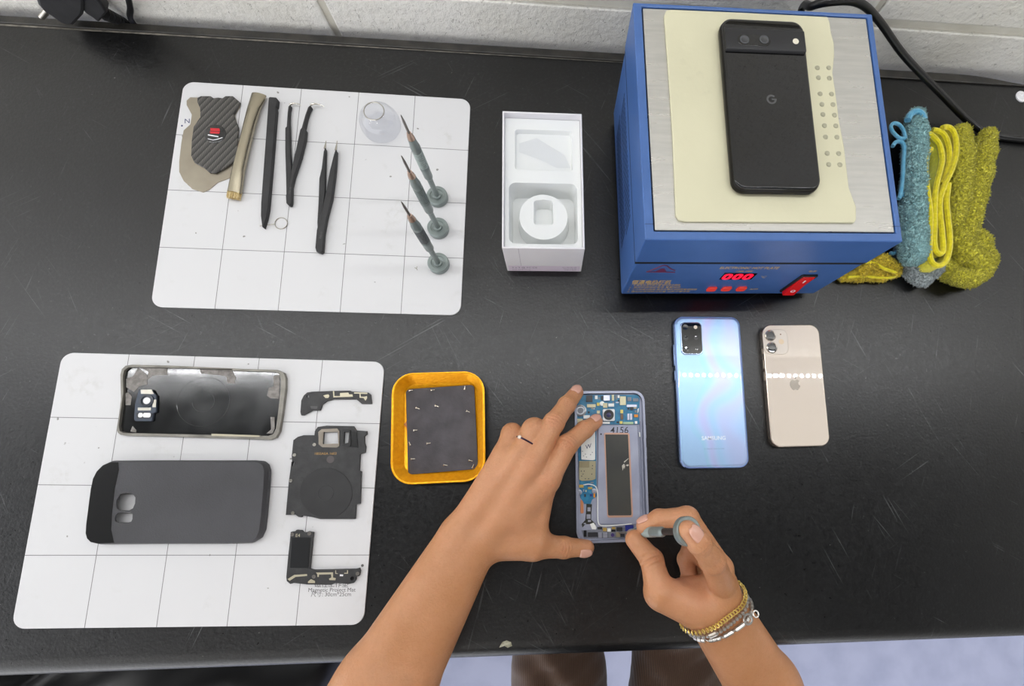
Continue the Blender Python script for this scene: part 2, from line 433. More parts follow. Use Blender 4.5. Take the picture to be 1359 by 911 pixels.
mk('screw_cap', lathe([(7.5, 0), (7.5, 1.2), (6, 1.8), (3.2, 1.4), (3.0, 0.5), (0, 0.4)], 20), MT_WHITEPL, bench, loc=(w[0], w[1], DZ))
w = at(671, 856, 0.5)
mk('paint_chip', ext([(-6, -2.5), (-3, 2.5), (1, 3.5), (5, 2), (6, -1.5), (2, -3), (-1, -1.2)], 0, 0.4), M('chip_pale', '#c9c7b2', 0.7, c2='#8f8d78', vscale=300), bench, loc=(w[0], w[1], DZ))

# ================================================================= plug and cables by the wall
def world_thing(name, label, cat, pts_root, group=None): return thing(name, label, cat, pts_root, 0, group)
pw = hit(98, 4, (0, 645, 0), (0, 1, 0))
plug = thing('power_plug', 'black mains plug with steel prongs lying at the top left edge of the bench', 'plug', (pw[0], 645, 2.2))
def hp_(u, v, y): p = hit(u, v, (0, y, 0), (0, 1, 0)); return np.array(loc_of(plug, p))
def plug_prism(l, y0, y1, mat, name, bev):
    q = [hp_(u/5.66, v/5.66, 641) for u, v in l]; n = len(q)
    V = [(p_[0], y0, p_[2]) for p_ in q]+[(p_[0], y1, p_[2]) for p_ in q]
    F = [tuple(range(n)), tuple(range(2*n-1, n-1, -1))]+[(i, i+n, (i+1) % n+n, (i+1) % n) for i in range(n)]
    return mk(name, (V, F), mat, plug, smooth=30, bevel=bev)
MT_PLUG = M('charcoal_plug', '#2b2b2d', 0.5, c2='#343436', vscale=80)
plug_prism([(290,-10),(345,55),(390,78),(455,130),(505,150),(560,150),(628,78),(640,40),(640,-120),(330,-160),(270,-80)], -11, 9, MT_PLUG, 'body', 2.5)
plug_prism([(600,-60),(636,72),(700,112),(745,150),(770,120),(810,75),(770,10),(700,-70)], -8, 6, MT_PLUG, 'neck', 2.0)
p0 = hp_(70, 4, 640); p1 = hp_(55, 23, 637)
mk('prong', cyl(p0, p1, 2.4), MT_STEEL, plug); mk('prong', cyl(p0+np.array([20, 0, 6]), p1+np.array([20, 0, 6]), 2.4), MT_STEEL, plug)
s0 = hp_(130, 14, 642); s1 = hp_(166, 30, 653.0)
ribs = [tube([s0+(s1-s0)*t for t in np.linspace(0, 1, 12)], list(np.linspace(6, 3.4, 12)), 12)]
for k in range(6):
    t = 0.28+0.13*k; c = s0+(s1-s0)*t; e = (s1-s0)/np.linalg.norm(s1-s0)
    ribs.append(cyl(c-e*1.2, c+e*1.2, 7.2-2.6*t, 7.0-2.6*t, 12))
mk('strain_relief', join(*ribs), MT_BLACKPL, plug)
mk('cord', tube(smoothpath([s1, s1+np.array([8, 4, -14]), s1+np.array([14, 5, -60]), s1+np.array([16, 5, -300])], 5), 3.2, 10), MT_CABLE, plug)
cb = hit(176, 26, (0, 651, 0), (0, 1, 0))
cable1 = thing('wall_cable', 'thin black cable running down the wall beside the plug', 'cable', (cb[0], 653, 0))
cA = np.array(loc_of(cable1, hit(177, 31, (0, 653, 0), (0, 1, 0)))); cB = np.array(loc_of(cable1, hit(168, -14, (0, 634, 0), (0, 1, 0))))
mk('cord', tube(smoothpath([(cB[0]-60, -3, 460), (cB[0]-30, -16, 180), cB+(cB-cA)*1.0, cB, (cA+cB)/2, cA, (cA[0]+2, 0, cA[2]-40), (cA[0]+3, 0, -300)], 6), 2.6, 10), MT_CABLE, cable1)
# ================================================================= magnetic mats with a printed grid
def mat_material(w, h):
    m = M('white_magnetic_mat', '#e9e9ea', 0.42, spec=0.45)
    nt = m.node_tree; b = nt.nodes['Principled BSDF']; tc = nt.nodes.new('ShaderNodeTexCoord'); v = tc.outputs['Object']
    sp = nt.nodes.new('ShaderNodeSeparateXYZ'); nt.links.new(v, sp.inputs[0])
    ln = None
    for o, size, n in ((0, w, 5), (1, h, 4)):
        u = math_(nt, 'MULTIPLY_ADD', sp.outputs[o], n/(size*S), n/2.0)
        f = math_(nt, 'FRACT', u)
        dst = math_(nt, 'ABSOLUTE', math_(nt, 'SUBTRACT', f, math_(nt, 'ROUND', f)))
        l = math_(nt, 'LESS_THAN', dst, 0.30*n/size)
        inside = math_(nt, 'MULTIPLY', math_(nt, 'GREATER_THAN', u, 0.5), math_(nt, 'LESS_THAN', u, n-0.5))
        l = math_(nt, 'MULTIPLY', l, inside)
        ln = l if ln is None else math_(nt, 'MAXIMUM', ln, l)
    st = math_(nt, 'MULTIPLY', ramp_noise(nt, v, 18, 0.58, 0.75, 3), ramp_noise(nt, v, 160, 0.45, 0.8, 4))
    c = mixc(nt, math_(nt, 'MULTIPLY', st, 0.55), lin('#d8d8da'), lin('#a3a092'))
    dots = ramp_noise(nt, v, 120, 0.765, 0.79, 1)
    c = mixc(nt, math_(nt, 'MULTIPLY', dots, 0.8), c, lin('#6f6d66'))
    c = mixc(nt, math_(nt, 'MULTIPLY', ln, 0.8), c, lin('#3b3b3b'))
    nt.links.new(c, b.inputs['Base Color']); return m
MT_MAT = mat_material(303, 251)
MT_INK = M('grey_ink', '#5a5a5a', 0.7); MT_PEN = M('blue_pen', '#2b3566', 0.6)
MZ = 1.6
def make_mat(label, x, y, rz):
    t = thing('magnetic_mat', label, 'mat', (x, y, 0), rz, 'white magnetic grid mats')
    mk('sheet', ext(rr(303, 251, 11, 8), 0, MZ), MT_MAT, t, smooth=20, bevel=0.4)
    return t
mat1 = make_mat('white gridded magnetic mat under the tweezers and other tools, nearer the wall', -245.04, 453.59, -0.0113)
mat2 = make_mat('white gridded magnetic mat holding the black phone case and brackets, nearer the front', -323.16, 153.99, -0.0212)
def on(root, u, v, z): return loc_of(root, at(u, v, z))
p = on(mat2, 440, 776.5, MZ); text('printed_text', '磁性工作垫', 6.2, MT_INK, mat2, (p[0], p[1], MZ))
p = on(mat2, 440.5, 783.5, MZ); text('printed_text', 'Magnetic Project Mat', 5.0, MT_INK, mat2, (p[0], p[1], MZ))
p = on(mat2, 439.5, 789.5, MZ); text('printed_text', '尺寸: 30cm*25cm', 5.0, MT_INK, mat2, (p[0], p[1], MZ))
p = on(mat2, 481, 751, MZ); mk('printed_dot', lathe([(1.3, 0), (1.3, 0.06), (0, 0.06)], 12), MT_INK, mat2, loc=(p[0], p[1], MZ))
p = on(mat1, 248.5, 161, MZ); text('pen_mark', 'N', 7.5, MT_PEN, mat1, (p[0], p[1], MZ), rot=(0, 0, 0.1))
p = on(mat1, 241.5, 167, MZ); mk('pen_dot', lathe([(1.0, 0), (1.0, 0.06), (0, 0.06)], 10), MT_PEN, mat1, loc=(p[0], p[1], MZ))
p = on(mat1, 553, 357, MZ); text('pen_mark', 'Y', 5.5, M('brown_smear', '#77705c', 0.8), mat1, (p[0], p[1], MZ), rot=(0, 0, 0.5))

# ================================================================= tools on the upper mat
MT_BLADE = M('brushed_blade', '#b0a898', 0.33, 0.85, c2='#9c9485', vscale=20, rvar=0.08)
def carbon():
    m = M('carbon_weave', '#1c1c1d', 0.35, coat=0.15)
    nt = m.node_tree; b = nt.nodes['Principled BSDF']; tc = nt.nodes.new('ShaderNodeTexCoord')
    v = mapped(nt, tc.outputs['Object'], (1, 1, 1), (0, 0, -0.95))
    w1 = nt.nodes.new('ShaderNodeTexWave'); w1.inputs['Scale'].default_value = 58; w1.wave_profile = 'SAW'; nt.links.new(v, w1.inputs[0]); w1.bands_direction = 'Y'
    w2 = nt.nodes.new('ShaderNodeTexWave'); w2.inputs['Scale'].default_value = 170; nt.links.new(mapped(nt, tc.outputs['Object'], (1, 1, 1), (0, 0, 0.2)), w2.inputs[0])
    f = math_(nt, 'MULTIPLY', w1.outputs['Fac'], math_(nt, 'MULTIPLY_ADD', w2.outputs['Fac'], 0.5, 0.6))
    nt.links.new(mixc(nt, f, lin('#101011'), lin('#66635f')), b.inputs['Base Color']); return m
ZS = 5.062
blade = zoomed([(140,170),(165,147),(300,152),(500,190),(498,215),(465,265),(478,330),(480,400),(470,560),(455,680),(430,690),(350,720),(290,770),(250,787),(180,765),(120,710),(90,650),(90,580),(105,450),(120,370),(165,330),(175,265),(140,200)], ZS, 220, 100)
grip = zoomed([(210,150),(235,138),(300,138),(320,152),(350,148),(380,152),(400,138),(450,138),(498,180),(455,260),(465,300),(485,345),(478,560),(440,590),(380,630),(330,655),(290,652),(255,620),(190,585),(168,540),(172,440),(185,345),(230,280),(228,220),(210,180)], ZS, 220, 100)
c = at(277, 190, MZ)
pry = thing('pry_tool', 'thin metal pry blade with a carbon-fibre patterned grip, leftmost tool on the mat', 'tool', (c[0], c[1], MZ))
mk('blade', ext(tr(blade, MZ+0.6, pry), 0, 0.7), MT_BLADE, pry, smooth=20, bevel=0.15)
mk('grip', ext(tr(grip, MZ+3, pry), 0.7, 3.0), carbon(), pry, smooth=20, bevel=0.6)
p = on(pry, 285.8, 178, MZ+3)
bd = mk('badge', lathe([(10.6, 3.0), (10.6, 3.3), (9.6, 3.7), (0, 3.9)], 32, p[0], p[1]), M('badge_black', '#121214', 0.25, coat=0.5), pry)
MT_RED = M('badge_red', '#c81f2c', 0.4)
mk('badge_print', ext([(p[0]-5, p[1]+6), (p[0]+4, p[1]+6), (p[0]+5, p[1]+2.8), (p[0]-4.4, p[1]+2.8)], 3.84, 3.98), MT_RED, bd, smooth=0)
mk('badge_print', ext([(p[0]-5, p[1]+2.2), (p[0]+5, p[1]+2.2), (p[0]+4.4, p[1]-0.2), (p[0]-4.4, p[1]-0.2)], 3.84, 3.98), MT_RED, bd, smooth=0)
mk('badge_print', ext([(p[0]-6.6, p[1]-1.4), (p[0]+4, p[1]-3.0), (p[0]+4, p[1]-4.2), (p[0]-6.4, p[1]-2.6)], 3.84, 3.98), MT_WHITEPL, bd, smooth=0)
mk('badge_print', tube([(p[0]-6, p[1]-6.4, 3.8), (p[0]-1, p[1]-7.6, 3.8), (p[0]+3, p[1]-6.6, 3.8), (p[0]+8, p[1]-4.2, 3.7)], 0.35, 6), MT_WHITEPL, bd)

# hollow metal brush
a = at(341.5, 123, MZ+6); b_ = at(309.8, 255.5, MZ+5)
brush = thing('metal_tube_brush', 'nickel crimped tube brush with short tan bristles, lying beside the pry blade', 'brush', (b_[0], b_[1], MZ))
A = np.array(loc_of(brush, a)); B = np.array(loc_of(brush, b_)); dv = (B-A)/np.linalg.norm(B-A); dv[2] = 0; sd = np.array([-dv[1], dv[0], 0])
def ering(c, w_, h_, n=20): return [tuple(c+sd*w_*math.cos(2*PI*i/n)+np.array([0, 0, h_*math.sin(2*PI*i/n)])) for i in range(n)]
L = []
for t, w_, h_ in ((0, 7.6, 3.0), (0.06, 7.2, 3.6), (0.16, 5.8, 5.0), (0.3, 5.2, 5.4), (0.6, 5.2, 5.4), (0.78, 5.6, 5.2), (0.9, 6.6, 4.2), (1.0, 6.9, 3.6)):
    cc = A+(B-A)*t; L.append(ering(np.array([cc[0], cc[1], h_+0.15]), w_, h_))
inner = [[tuple(np.array(q)*0+np.array([0, 0, 0])) for q in l] for l in L[:1]]
mk('tube', loft(L), M('nickel_brass', '#b3ab97', 0.25, 0.9, c2='#8f8773', vscale=30, stretch=(1, 0.1, 1)), brush)
mk('opening', loft([ering(np.array([*(A+dv*0-dv*0.05)[:2], 3.15]), 6.4, 2.1), ering(np.array([*(A-dv*0.15)[:2], 3.15]), 6.4, 2.1)]), M('tube_inside', '#2c2a26', 0.6), brush)
br = []
for i in range(11):
    for j in (-1, 0, 1):
        o = sd*(-5.6+1.12*i)+np.array([0, 0, 3.6+j*1.7]); q = np.array([B[0], B[1], 0])+o
        br.append(cyl(q-dv*2, q+dv*(6.2+rng.uniform(-.5, .5))+sd*rng.uniform(-.4, .4), 0.6, 0.45, 5))
o = mk('bristles', join(*br), M('tan_bristle', '#bfa46c', 0.7, c2='#e0cd9c', vscale=500), brush); o['kind'] = 'stuff'

# nylon spudger
def traced_prism(name, label, cat, px, z0, z1, mat, bevel, group=None):
    c = at(sum(p[0] for p in px)/len(px), sum(p[1] for p in px)/len(px), z0)
    t = thing(name, label, cat, (c[0], c[1], z0), 0, group)
    return t, px
px = [(357.2,130.5),(359,129.6),(367,130.2),(368.6,132),(367.6,141),(366.4,142.6),(367,146),(361,220),(356,278),(353.5,290),(349.6,302.5),(348.6,302),(346.8,287),(347.2,270),(353,190)]
sp_t, px = traced_prism('spudger_stick', 'black pointed nylon spudger stick between brush and bent tweezers', 'tool', px, MZ, 6, None, 0)
mk('stick', ext(tr(px, MZ+4, sp_t), 0.0, 5.0), M('black_nylon', '#202022', 0.55, c2='#2b2b2d', vscale=80), sp_t, smooth=30, bevel=1.2)
# tweezers
MT_TWZ = M('black_esd_coat', '#1f1f21', 0.5, c2='#29292b', vscale=90)
MT_TIP = M('steel_tip', '#b9b5ac', 0.25, 1.0)
ZT = 3.793
def ZTp(l): return zoomed(l, ZT, 330, 110)
tb = thing('bent_tweezers', 'black tweezers with hooked bent tips, lying open on the mat', 'tweezers', tuple(at(390, 215, MZ)), 0, 'black tweezers')
mk('arm', ext(tr(ZTp([(188,560),(186,470),(182,330),(182,225),(190,218),(194,150),(198,118),(206,110),(212,113),(206,140),(204,190),(206,225),(208,330),(214,430),(216,500),(206,540)]), MZ+4, tb), 0.3, 3.8), MT_TWZ, tb, bevel=0.7)
mk('arm', ext(tr(ZTp([(186,570),(188,604),(198,616),(210,614),(214,600),(216,520),(228,470),(262,370),(284,280),(288,236),(280,228),(290,180),(302,140),(314,116),(308,112),(298,122),(284,160),(266,225),(258,235),(238,330),(222,400),(200,500)]), MZ+5, tb), 0.3, 5.0), MT_TWZ, tb, bevel=0.7)
for l, zt in ([(206,112),(222,104),(248,106),(262,116)], 3), ([(310,113),(326,106),(352,108),(380,120)], 4):
    q = [loc_of(tb, at(*p_, MZ+zt)) for p_ in smoothpath(ZTp(l), 4)]
    mk('tip', tube(q, list(np.linspace(1.1, 0.35, len(q))), 8), MT_TIP, tb)
p = on(tb, 385, 253, MZ+5); text('print', 'ESD-15', 2.6, MT_INK, tb, (p[0], p[1], 5.0), rot=(0, 0, 1.45))
ts = thing('straight_tweezers', 'black tweezers with straight fine tips, lying right of the bent pair', 'tweezers', tuple(at(433, 265, MZ)), 0, 'black tweezers')
mk('arm', ext(tr(ZTp([(346,760),(344,700),(350,600),(354,480),(366,430),(376,345),(382,328),(388,330),(386,400),(384,480),(382,560),(374,640),(360,720)]), MZ+4, ts), 0.3, 3.8), MT_TWZ, ts, bevel=0.7)
mk('arm', ext(tr(ZTp([(342,740),(334,830),(340,850),(362,856),(372,848),(378,760),(392,680),(418,580),(434,460),(440,380),(442,340),(436,336),(428,360),(408,440),(390,540),(368,640),(350,710)]), MZ+5, ts), 0.3, 5.0), MT_TWZ, ts, bevel=0.7)
for l in [(384,332),(387,310),(390,292)], [(439,340),(443,315),(446,292)]:
    q = [loc_of(ts, at(*p_, MZ+3.5)) for p_ in ZTp(l)]; mk('tip', tube(q, [1.3, 0.7, 0.3], 8), MT_TIP, ts)
p = on(ts, 426, 312, MZ+5); text('print', 'ESD-11', 2.6, MT_INK, ts, (p[0], p[1], 5.0), rot=(0, 0, 1.45))
# eject pin
pin = thing('eject_pin', 'small wire eject pin with a round loop beside the spudger point', 'pin', tuple(at(372, 297, MZ)))
q = on(pin, 373, 296.5, MZ+0.6)
mk('loop', tube([(q[0]+6.2*math.cos(t), q[1]+6.2*math.sin(t), 0.5) for t in np.linspace(0, 2*PI, 24, endpoint=False)], 0.45, 6, closed=True), MT_TIP, pin)
mk('stem', tube([loc_of(pin, at(u, v, MZ+0.6)) for u, v in ((365, 297.5), (358, 298.5), (345, 300))], 0.45, 6), MT_TIP, pin)

# clear dome
def glass():
    m = bpy.data.materials.new('clear_thin_plastic'); m.use_nodes = True; nt = m.node_tree; out = nt.nodes['Material Output']
    nt.nodes.remove(nt.nodes['Principled BSDF'])
    t = nt.nodes.new('ShaderNodeBsdfTransparent'); t.inputs[0].default_value = (0.95, 0.955, 0.97, 1)
    g = nt.nodes.new('ShaderNodeBsdfGlossy'); g.inputs['Roughness'].default_value = 0.06
    lw = nt.nodes.new('ShaderNodeLayerWeight'); lw.inputs[0].default_value = 0.5
    fa_ = math_(nt, 'MULTIPLY_ADD', math_(nt, 'POWER', lw.outputs['Facing'], 3.0), 0.30, 0.05)
    mx = nt.nodes.new('ShaderNodeMixShader'); nt.links.new(fa_, mx.inputs[0]); nt.links.new(t.outputs[0], mx.inputs[1]); nt.links.new(g.outputs[0], mx.inputs[2])
    nt.links.new(mx.outputs[0], out.inputs['Surface']); return m
MT_GLASS = glass()
dome = thing('clear_dome', 'small clear round dome with a ringed opening, above the screwdrivers on the mat', 'dome', tuple(at(508, 170, MZ)))
mk('shell', lathe([(0.0005, 0.2), (18.5, 0.2), (20.5, 3), (21, 7), (20.2, 12), (17.8, 17), (14.2, 21), (10.8, 23.5), (10.2, 24.2), (9.6, 23.6)], 40), MT_GLASS, dome)
mk('rim', tube([(10.2*math.cos(t), 10.2*math.sin(t), 24.2) for t in np.linspace(0, 2*PI, 32, endpoint=False)], 0.55, 6, closed=True), MT_STEEL, dome)

# precision screwdrivers
MT_DRV = M('grey_green_anodised', '#87918f', 0.33, 0.3, c2='#7c8684', vscale=60)
MT_DRVD = M('dark_knurl', '#54595a', 0.45, 0.2, bump=0.5, bscale=900)
MT_COP = M('copper_collar', '#c0a594', 0.3, 0.7)
MT_BIT = M('grey_bit', '#8a8580', 0.35, 0.7)
def driver_parts(t, mtx=None, grip=None, stem=None):
    mm = mtx or Matrix.Identity(4)
    def ad(n, vf, m_, par): return mk(n, xform(vf, mm), m_, par)
    cap = ad('spin_cap', lathe([(10.2, 0), (10.9, 0.6), (10.9, 5.6), (10.3, 6.3), (7.2, 6.3), (6.8, 5.4), (4.6, 5.2), (4.2, 6.6), (3.0, 7.2), (0, 7.2)], 36), MT_DRV, t)
    h = ad('handle', lathe([(2.9, 35.5), (3.9, 37.5), (4.3, 39), (4.3, 50), (4.5, 51), (4.5, 54), (4.2, 54.6), (4.2, 78), (4.5, 79), (4.5, 82), (3.5, 88), (3.4, 92)], 20), MT_DRV, t)
    ad('stem', lathe([(2.9, 6.8), (2.7, 20), (2.9, 36.5)], 16), stem or MT_DRV, t)
    rings = [lathe([(4.2, 55+2.4*k), (4.55, 55.5+2.4*k), (4.55, 56.6+2.4*k), (4.2, 57+2.4*k)], 18) for k in range(9)]
    ad('knurled_grip', join(*rings), grip or MT_DRVD, h)
    ad('collar', lathe([(3.2, 91.8), (3.0, 95), (2.3, 97), (1.9, 99), (0, 99)], 16), MT_COP, t)
    ad('bit', lathe([(1.15, 98.8), (1.1, 112), (0.5, 118), (0.15, 119.5)], 10), MT_BIT, t)
MT_GR1 = M('light_knurl', '#9aa6a2', 0.4, 0.2); MT_GR2 = M('mid_knurl', '#6b7573', 0.45, 0.2)
for (u, v), w, g_ in (((580, 260), 'nearest the clear dome', MT_GR1), ((581, 302), 'in the middle of the three', MT_GR2), ((581.5, 349), 'lowest of the three', MT_DRVD)):
    p = at(u, v, MZ+5)
    t = thing('precision_screwdriver', 'grey-green precision screwdriver standing on its cap, ' + w, 'screwdriver', (p[0], p[1], MZ), 0, 'screwdrivers standing on the mat')
    driver_parts(t, None, g_)
# ================================================================= things on the lower mat
MT_RIM = M('worn_grey_rim', '#8f8c84', 0.45, 0.5, c2='#6f6c66', vscale=60)
MT_GLASSBLK = M('black_glass_inside', '#0b0c0d', 0.16, c2='#121415', vscale=25, rvar=0.05, coat=0.2)
MT_ADH = M('grey_adhesive', '#97938f', 0.95, c2='#7b7774', vscale=250, bump=0.6, bscale=500)
c = at(267, 533, MZ+3)
bg = thing('phone_back_cover', 'detached black glass phone back with torn grey adhesive, inside facing up', 'phone cover', (-337.3, 234.6, MZ), -0.012)
ZB = 5.436
def ZBp(l): return zoomed(l, ZB, 140, 470)
out = tr(ZBp([(90,570),(80,545),(95,460),(112,330),(108,150),(118,110),(145,85),(190,78),(500,85),(1000,108),(1240,115),(1285,135),(1300,175),(1298,260),(1275,440),(1255,560),(1230,605),(1190,620),(1000,612),(500,598),(150,590),(110,585)]), MZ+3.6, bg)
inn = tr(ZBp([(112,560),(106,520),(122,400),(138,280),(134,160),(145,120),(175,98),(230,97),(600,105),(1000,125),(1230,132),(1262,150),(1270,190),(1268,260),(1250,430),(1235,540),(1215,578),(1180,592),(900,588),(500,578),(160,570)]), MZ+2.4, bg)
mk('rim', ext(out, 0, 3.8, [inn]), MT_RIM, bg, smooth=40, bevel=0.8)
mk('glass', ext(inn, 0.2, 1.4), MT_GLASSBLK, bg, smooth=0)
for l in ([(150,180),(200,160),(235,100),(300,150),(300,220),(240,235),(205,275),(150,240)], [(260,100),(445,105),(445,150),(340,155),(300,185),(310,130)],
          [(145,285),(165,275),(190,310),(180,370),(145,370)], [(680,112),(915,122),(940,170),(930,215),(880,210),(870,160),(690,140)],
          [(1210,160),(1258,150),(1252,325),(1190,320),(1165,300),(1180,245),(1215,235)], [(1190,455),(1220,455),(1220,540),(1205,575),(1160,575),(1195,545)],
          [(180,560),(195,520),(222,550),(220,568)]):
    mk('adhesive_patch', ext(tr(ZBp(l), MZ+1.6, bg), 1.4, 1.7), MT_ADH, bg, smooth=0)
mk('adhesive_strip', ext(tr(ZBp([(770,576),(1110,588),(1120,600),(770,592)]), MZ+3, bg), 1.5, 4.0), M('pale_film', '#b9b39c', 0.6), bg, smooth=0)
MT_LENSB = M('blue_grey_lens_frame', '#3e4653', 0.4, 0.3)
lf = mk('lens_frame', ext(tr(ZBp([(207,470),(215,360),(240,262),(262,256),(330,258),(368,300),(368,420),(345,430),(340,478),(330,486),(215,485)]), MZ+3, bg), 1.4, 3.4), MT_LENSB, bg, smooth=30, bevel=0.4)
for l in ([(255,258),(335,258),(350,290),(258,288)], [(235,388),(330,388),(328,408),(235,408)], [(345,330),(368,330),(364,385),(340,385)]):
    mk('metal_strip', ext(tr(ZBp(l), MZ+3.4, bg), 3.4, 3.7), M('pale_metal', '#b9b5aa', 0.35, 0.8), lf, smooth=0)
p = on(bg, 140+298/ZB, 470+338/ZB, MZ+3.5)
mk('lens_ring', lathe([(6.4, 3.4), (6.4, 4.2), (4.6, 4.4), (4.4, 3.7), (0, 3.7)], 28, p[0], p[1]), M('lens_ring_dark', '#30353f', 0.35), lf)
mk('lens_hole', lathe([(3.2, 3.7), (3.2, 3.95), (0, 3.95)], 20, p[0]+.3, p[1]), MT_WHITEPL, lf)
mk('flash_window', ext(tr(ZBp([(222,425),(300,418),(335,430),(332,458),(300,468),(228,466)]), MZ+3.5, bg), 3.4, 3.7), M('flash_dark', '#20242b', 0.3), lf, smooth=0)
for u in (252, 298):
    p = on(bg, 140+u/ZB, 470+442/ZB, MZ+3.8); mk('flash_hole', ext(rr(4 if u < 270 else 7, 4.4, 1.6, 4, p[0], p[1]), 3.7, 3.85), MT_WHITEPL, lf, smooth=0)
p = on(bg, 140+705/ZB, 470+345/ZB, MZ+1.5)
for r_ in (10, 24): mk('coil_ring', tube([(p[0]+r_*math.cos(t), p[1]+r_*math.sin(t), 1.16) for t in np.linspace(0, 2*PI, 48, endpoint=False)], 0.35, 5, closed=True), MT_GLASSBLK, bg)

# case
MT_CASE = M('matte_black_case', '#37373a', 0.6, c2='#424246', vscale=18, vlo=.3, vhi=.7, bump=0.3, bscale=900)
MT_CASEG = M('glossy_black_case', '#121212', 0.25)
ZC = 5.033
def ZCp(l): return zoomed(l, ZC, 100, 600)
case = thing('phone_case', 'matte black phone case with two camera cut-outs, back facing up on the mat', 'phone case', (-343.6, 140.6, MZ), -0.015)
co = tr(ZCp([(66,545),(70,480),(100,250),(115,180),(140,130),(180,90),(230,68),(500,66),(1000,66),(1180,66),(1225,70),(1250,90),(1262,125),(1258,220),(1240,430),(1228,530),(1205,580),(1165,606),(1000,611),(500,612),(150,616),(100,605),(75,580)]), MZ+9.5, case)
h1 = tr(ZCp([(272,350),(276,320),(300,282),(340,275),(380,280),(398,305),(396,345),(382,378),(355,392),(300,392),(278,380)]), MZ+9.5, case)
h2 = tr(ZCp([(263,450),(268,425),(282,410),(300,407),(365,407),(380,415),(378,450),(370,468),(350,472),(285,472),(268,466)]), MZ+9.5, case)
cw = np.array(co); cc = cw.mean(0)
mk('back_panel', ext(co, 8.2, 9.4, [h1, h2]), MT_CASE, case, smooth=30, bevel=0.5)
def inset(pts, d):
    out_ = []; n = len(pts); sgn = 1 if area2(pts) > 0 else -1
    for i in range(n):
        a_, b2, c_ = np.array(pts[i-1]), np.array(pts[i]), np.array(pts[(i+1) % n]); t_ = c_-a_; t_ = t_/np.linalg.norm(t_)
        out_.append(tuple(b2+sgn*d*np.array([-t_[1], t_[0]])))
    return out_
oo = inset(co, -1.2)
mk('side_wall', loft([z_(inset(co, 1.0), 0.3), z_(inset(co, -0.8), 0.3), z_(oo, 3), z_(inset(co, -1.0), 6.5), z_(inset(co, 0.2), 8.9), z_(inset(co, 1.6), 8.9), z_(inset(co, 1.0), 0.3)], False, False), MT_CASE, case, smooth=40)
mk('glossy_band', ext(tr(ZCp([(68,545),(72,480),(102,250),(117,180),(142,132),(182,92),(232,70),(285,69),(290,120),(262,250),(245,400),(238,520),(255,600),(262,609),(150,614),(102,603),(77,578)]), MZ+9.6, case), 9.3, 9.6), MT_CASEG, case, smooth=0, bevel=0.15)
for k, (ly, ln) in enumerate(((24, 8), (5, 13), (-18, 7))):
    xr = max(q[0] for q in oo)
    mk('port_slot', box(xr-1.8+abs(ly)*-0.02, ly-ln/2, 2.5, xr+0.1+abs(ly)*-0.02, ly+ln/2, 5.2), M('slot_grey', '#4a4a4d', 0.6), case, smooth=0)

# brackets
MT_BRKT = M('bracket_black', '#282829', 0.5, c2='#353536', vscale=120, bump=0.25, bscale=500)
MT_TRACE = M('antenna_trace', '#c4bda4', 0.4, 0.4)
Z1 = 4.555; Z2 = 7.593
def Z1p(l): return zoomed(l, Z1, 370, 500)
def Z2p(l): return zoomed(l, Z2, 360, 690)
ba = thing('antenna_bracket', 'small black arched antenna bracket, topmost loose part at the mat edge', 'phone part', tuple(at(445, 532, MZ)), 0, 'loose black phone brackets')
def pr(root, l, z0, z1, m_, name, f=Z1p, bev=0.2, holes=(), par=None):
    return mk(name, ext(tr(f(l), MZ+z1, root), z0, z1, [tr(f(h), MZ+z1, root) for h in holes]), m_, par or root, smooth=20, bevel=bev)
pr(ba, [(135,235),(130,215),(135,145),(150,115),(170,97),(200,92),(320,87),(430,85),(440,90),(540,97),(555,110),(562,165),(500,165),(470,138),(330,138),(290,150),(262,170),(250,205),(205,205),(150,235)], 0.2, 2.2, MT_BRKT, 'frame', holes=[[(168,112),(182,112),(182,126),(168,126)]])
for l in ([(268,115),(285,110),(300,108),(306,118),(298,130),(282,130)], [(327,88),(334,88),(336,118),(370,118),(370,100),(420,97),(425,108),(445,108),(448,122),(330,126)], [(455,95),(535,98),(535,106),(455,103)], [(488,102),(494,102),(496,122),(520,122),(532,118),(534,130),(524,146),(512,130),(488,128)]):
    pr(ba, l, 2.2, 2.35, MT_TRACE, 'antenna_trace', bev=0)
pr(ba, [(190,178),(235,180),(230,196),(195,194)], 2.2, 2.3, MT_INK, 'print', bev=0)
bm_ = thing('charging_coil_bracket', 'large black bracket with a round charging coil and camera window, middle loose part', 'phone part', tuple(at(430, 635, MZ)), 0, 'loose black phone brackets')
pr(bm_, [(42,838),(60,640),(80,520),(78,480),(88,385),(115,365),(150,355),(215,355),(218,330),(235,305),(290,297),(450,300),(465,325),(530,330),(532,350),(515,362),(516,400),(524,425),(520,460),(490,470),(485,570),(497,575),(490,770),(465,775),(460,862),(250,862),(200,850),(140,840),(136,852),(120,850),(100,835)], 0.2, 3.0, MT_BRKT, 'frame',
   holes=[[(270,335),(355,335),(360,405),(265,408)], [(395,335),(425,335),(420,400),(390,408)], [(76,516),(94,514),(92,540),(74,540)]])
pr(bm_, [(238,335),(258,318),(352,314),(366,330),(366,420),(350,430),(262,428),(240,410)], 3.0, 3.8, M('bracket_pale', '#8d857a', 0.45, 0.5), 'window_frame', holes=[[(270,335),(355,335),(360,405),(265,408)]])
pr(bm_, [(384,322),(430,322),(436,410),(430,424),(380,424),(380,330)], 3.0, 4.2, MT_BLACKPL, 'window_frame', holes=[[(395,335),(425,335),(420,400),(390,408)]])
pr(bm_, [(436,330),(470,335),(478,430),(440,425)], 3.0, 3.6, M('tape_black', '#0e0e0e', 0.3), 'tape', bev=0)
p = on(bm_, 370+285/Z1, 500+705/Z1, MZ+3)
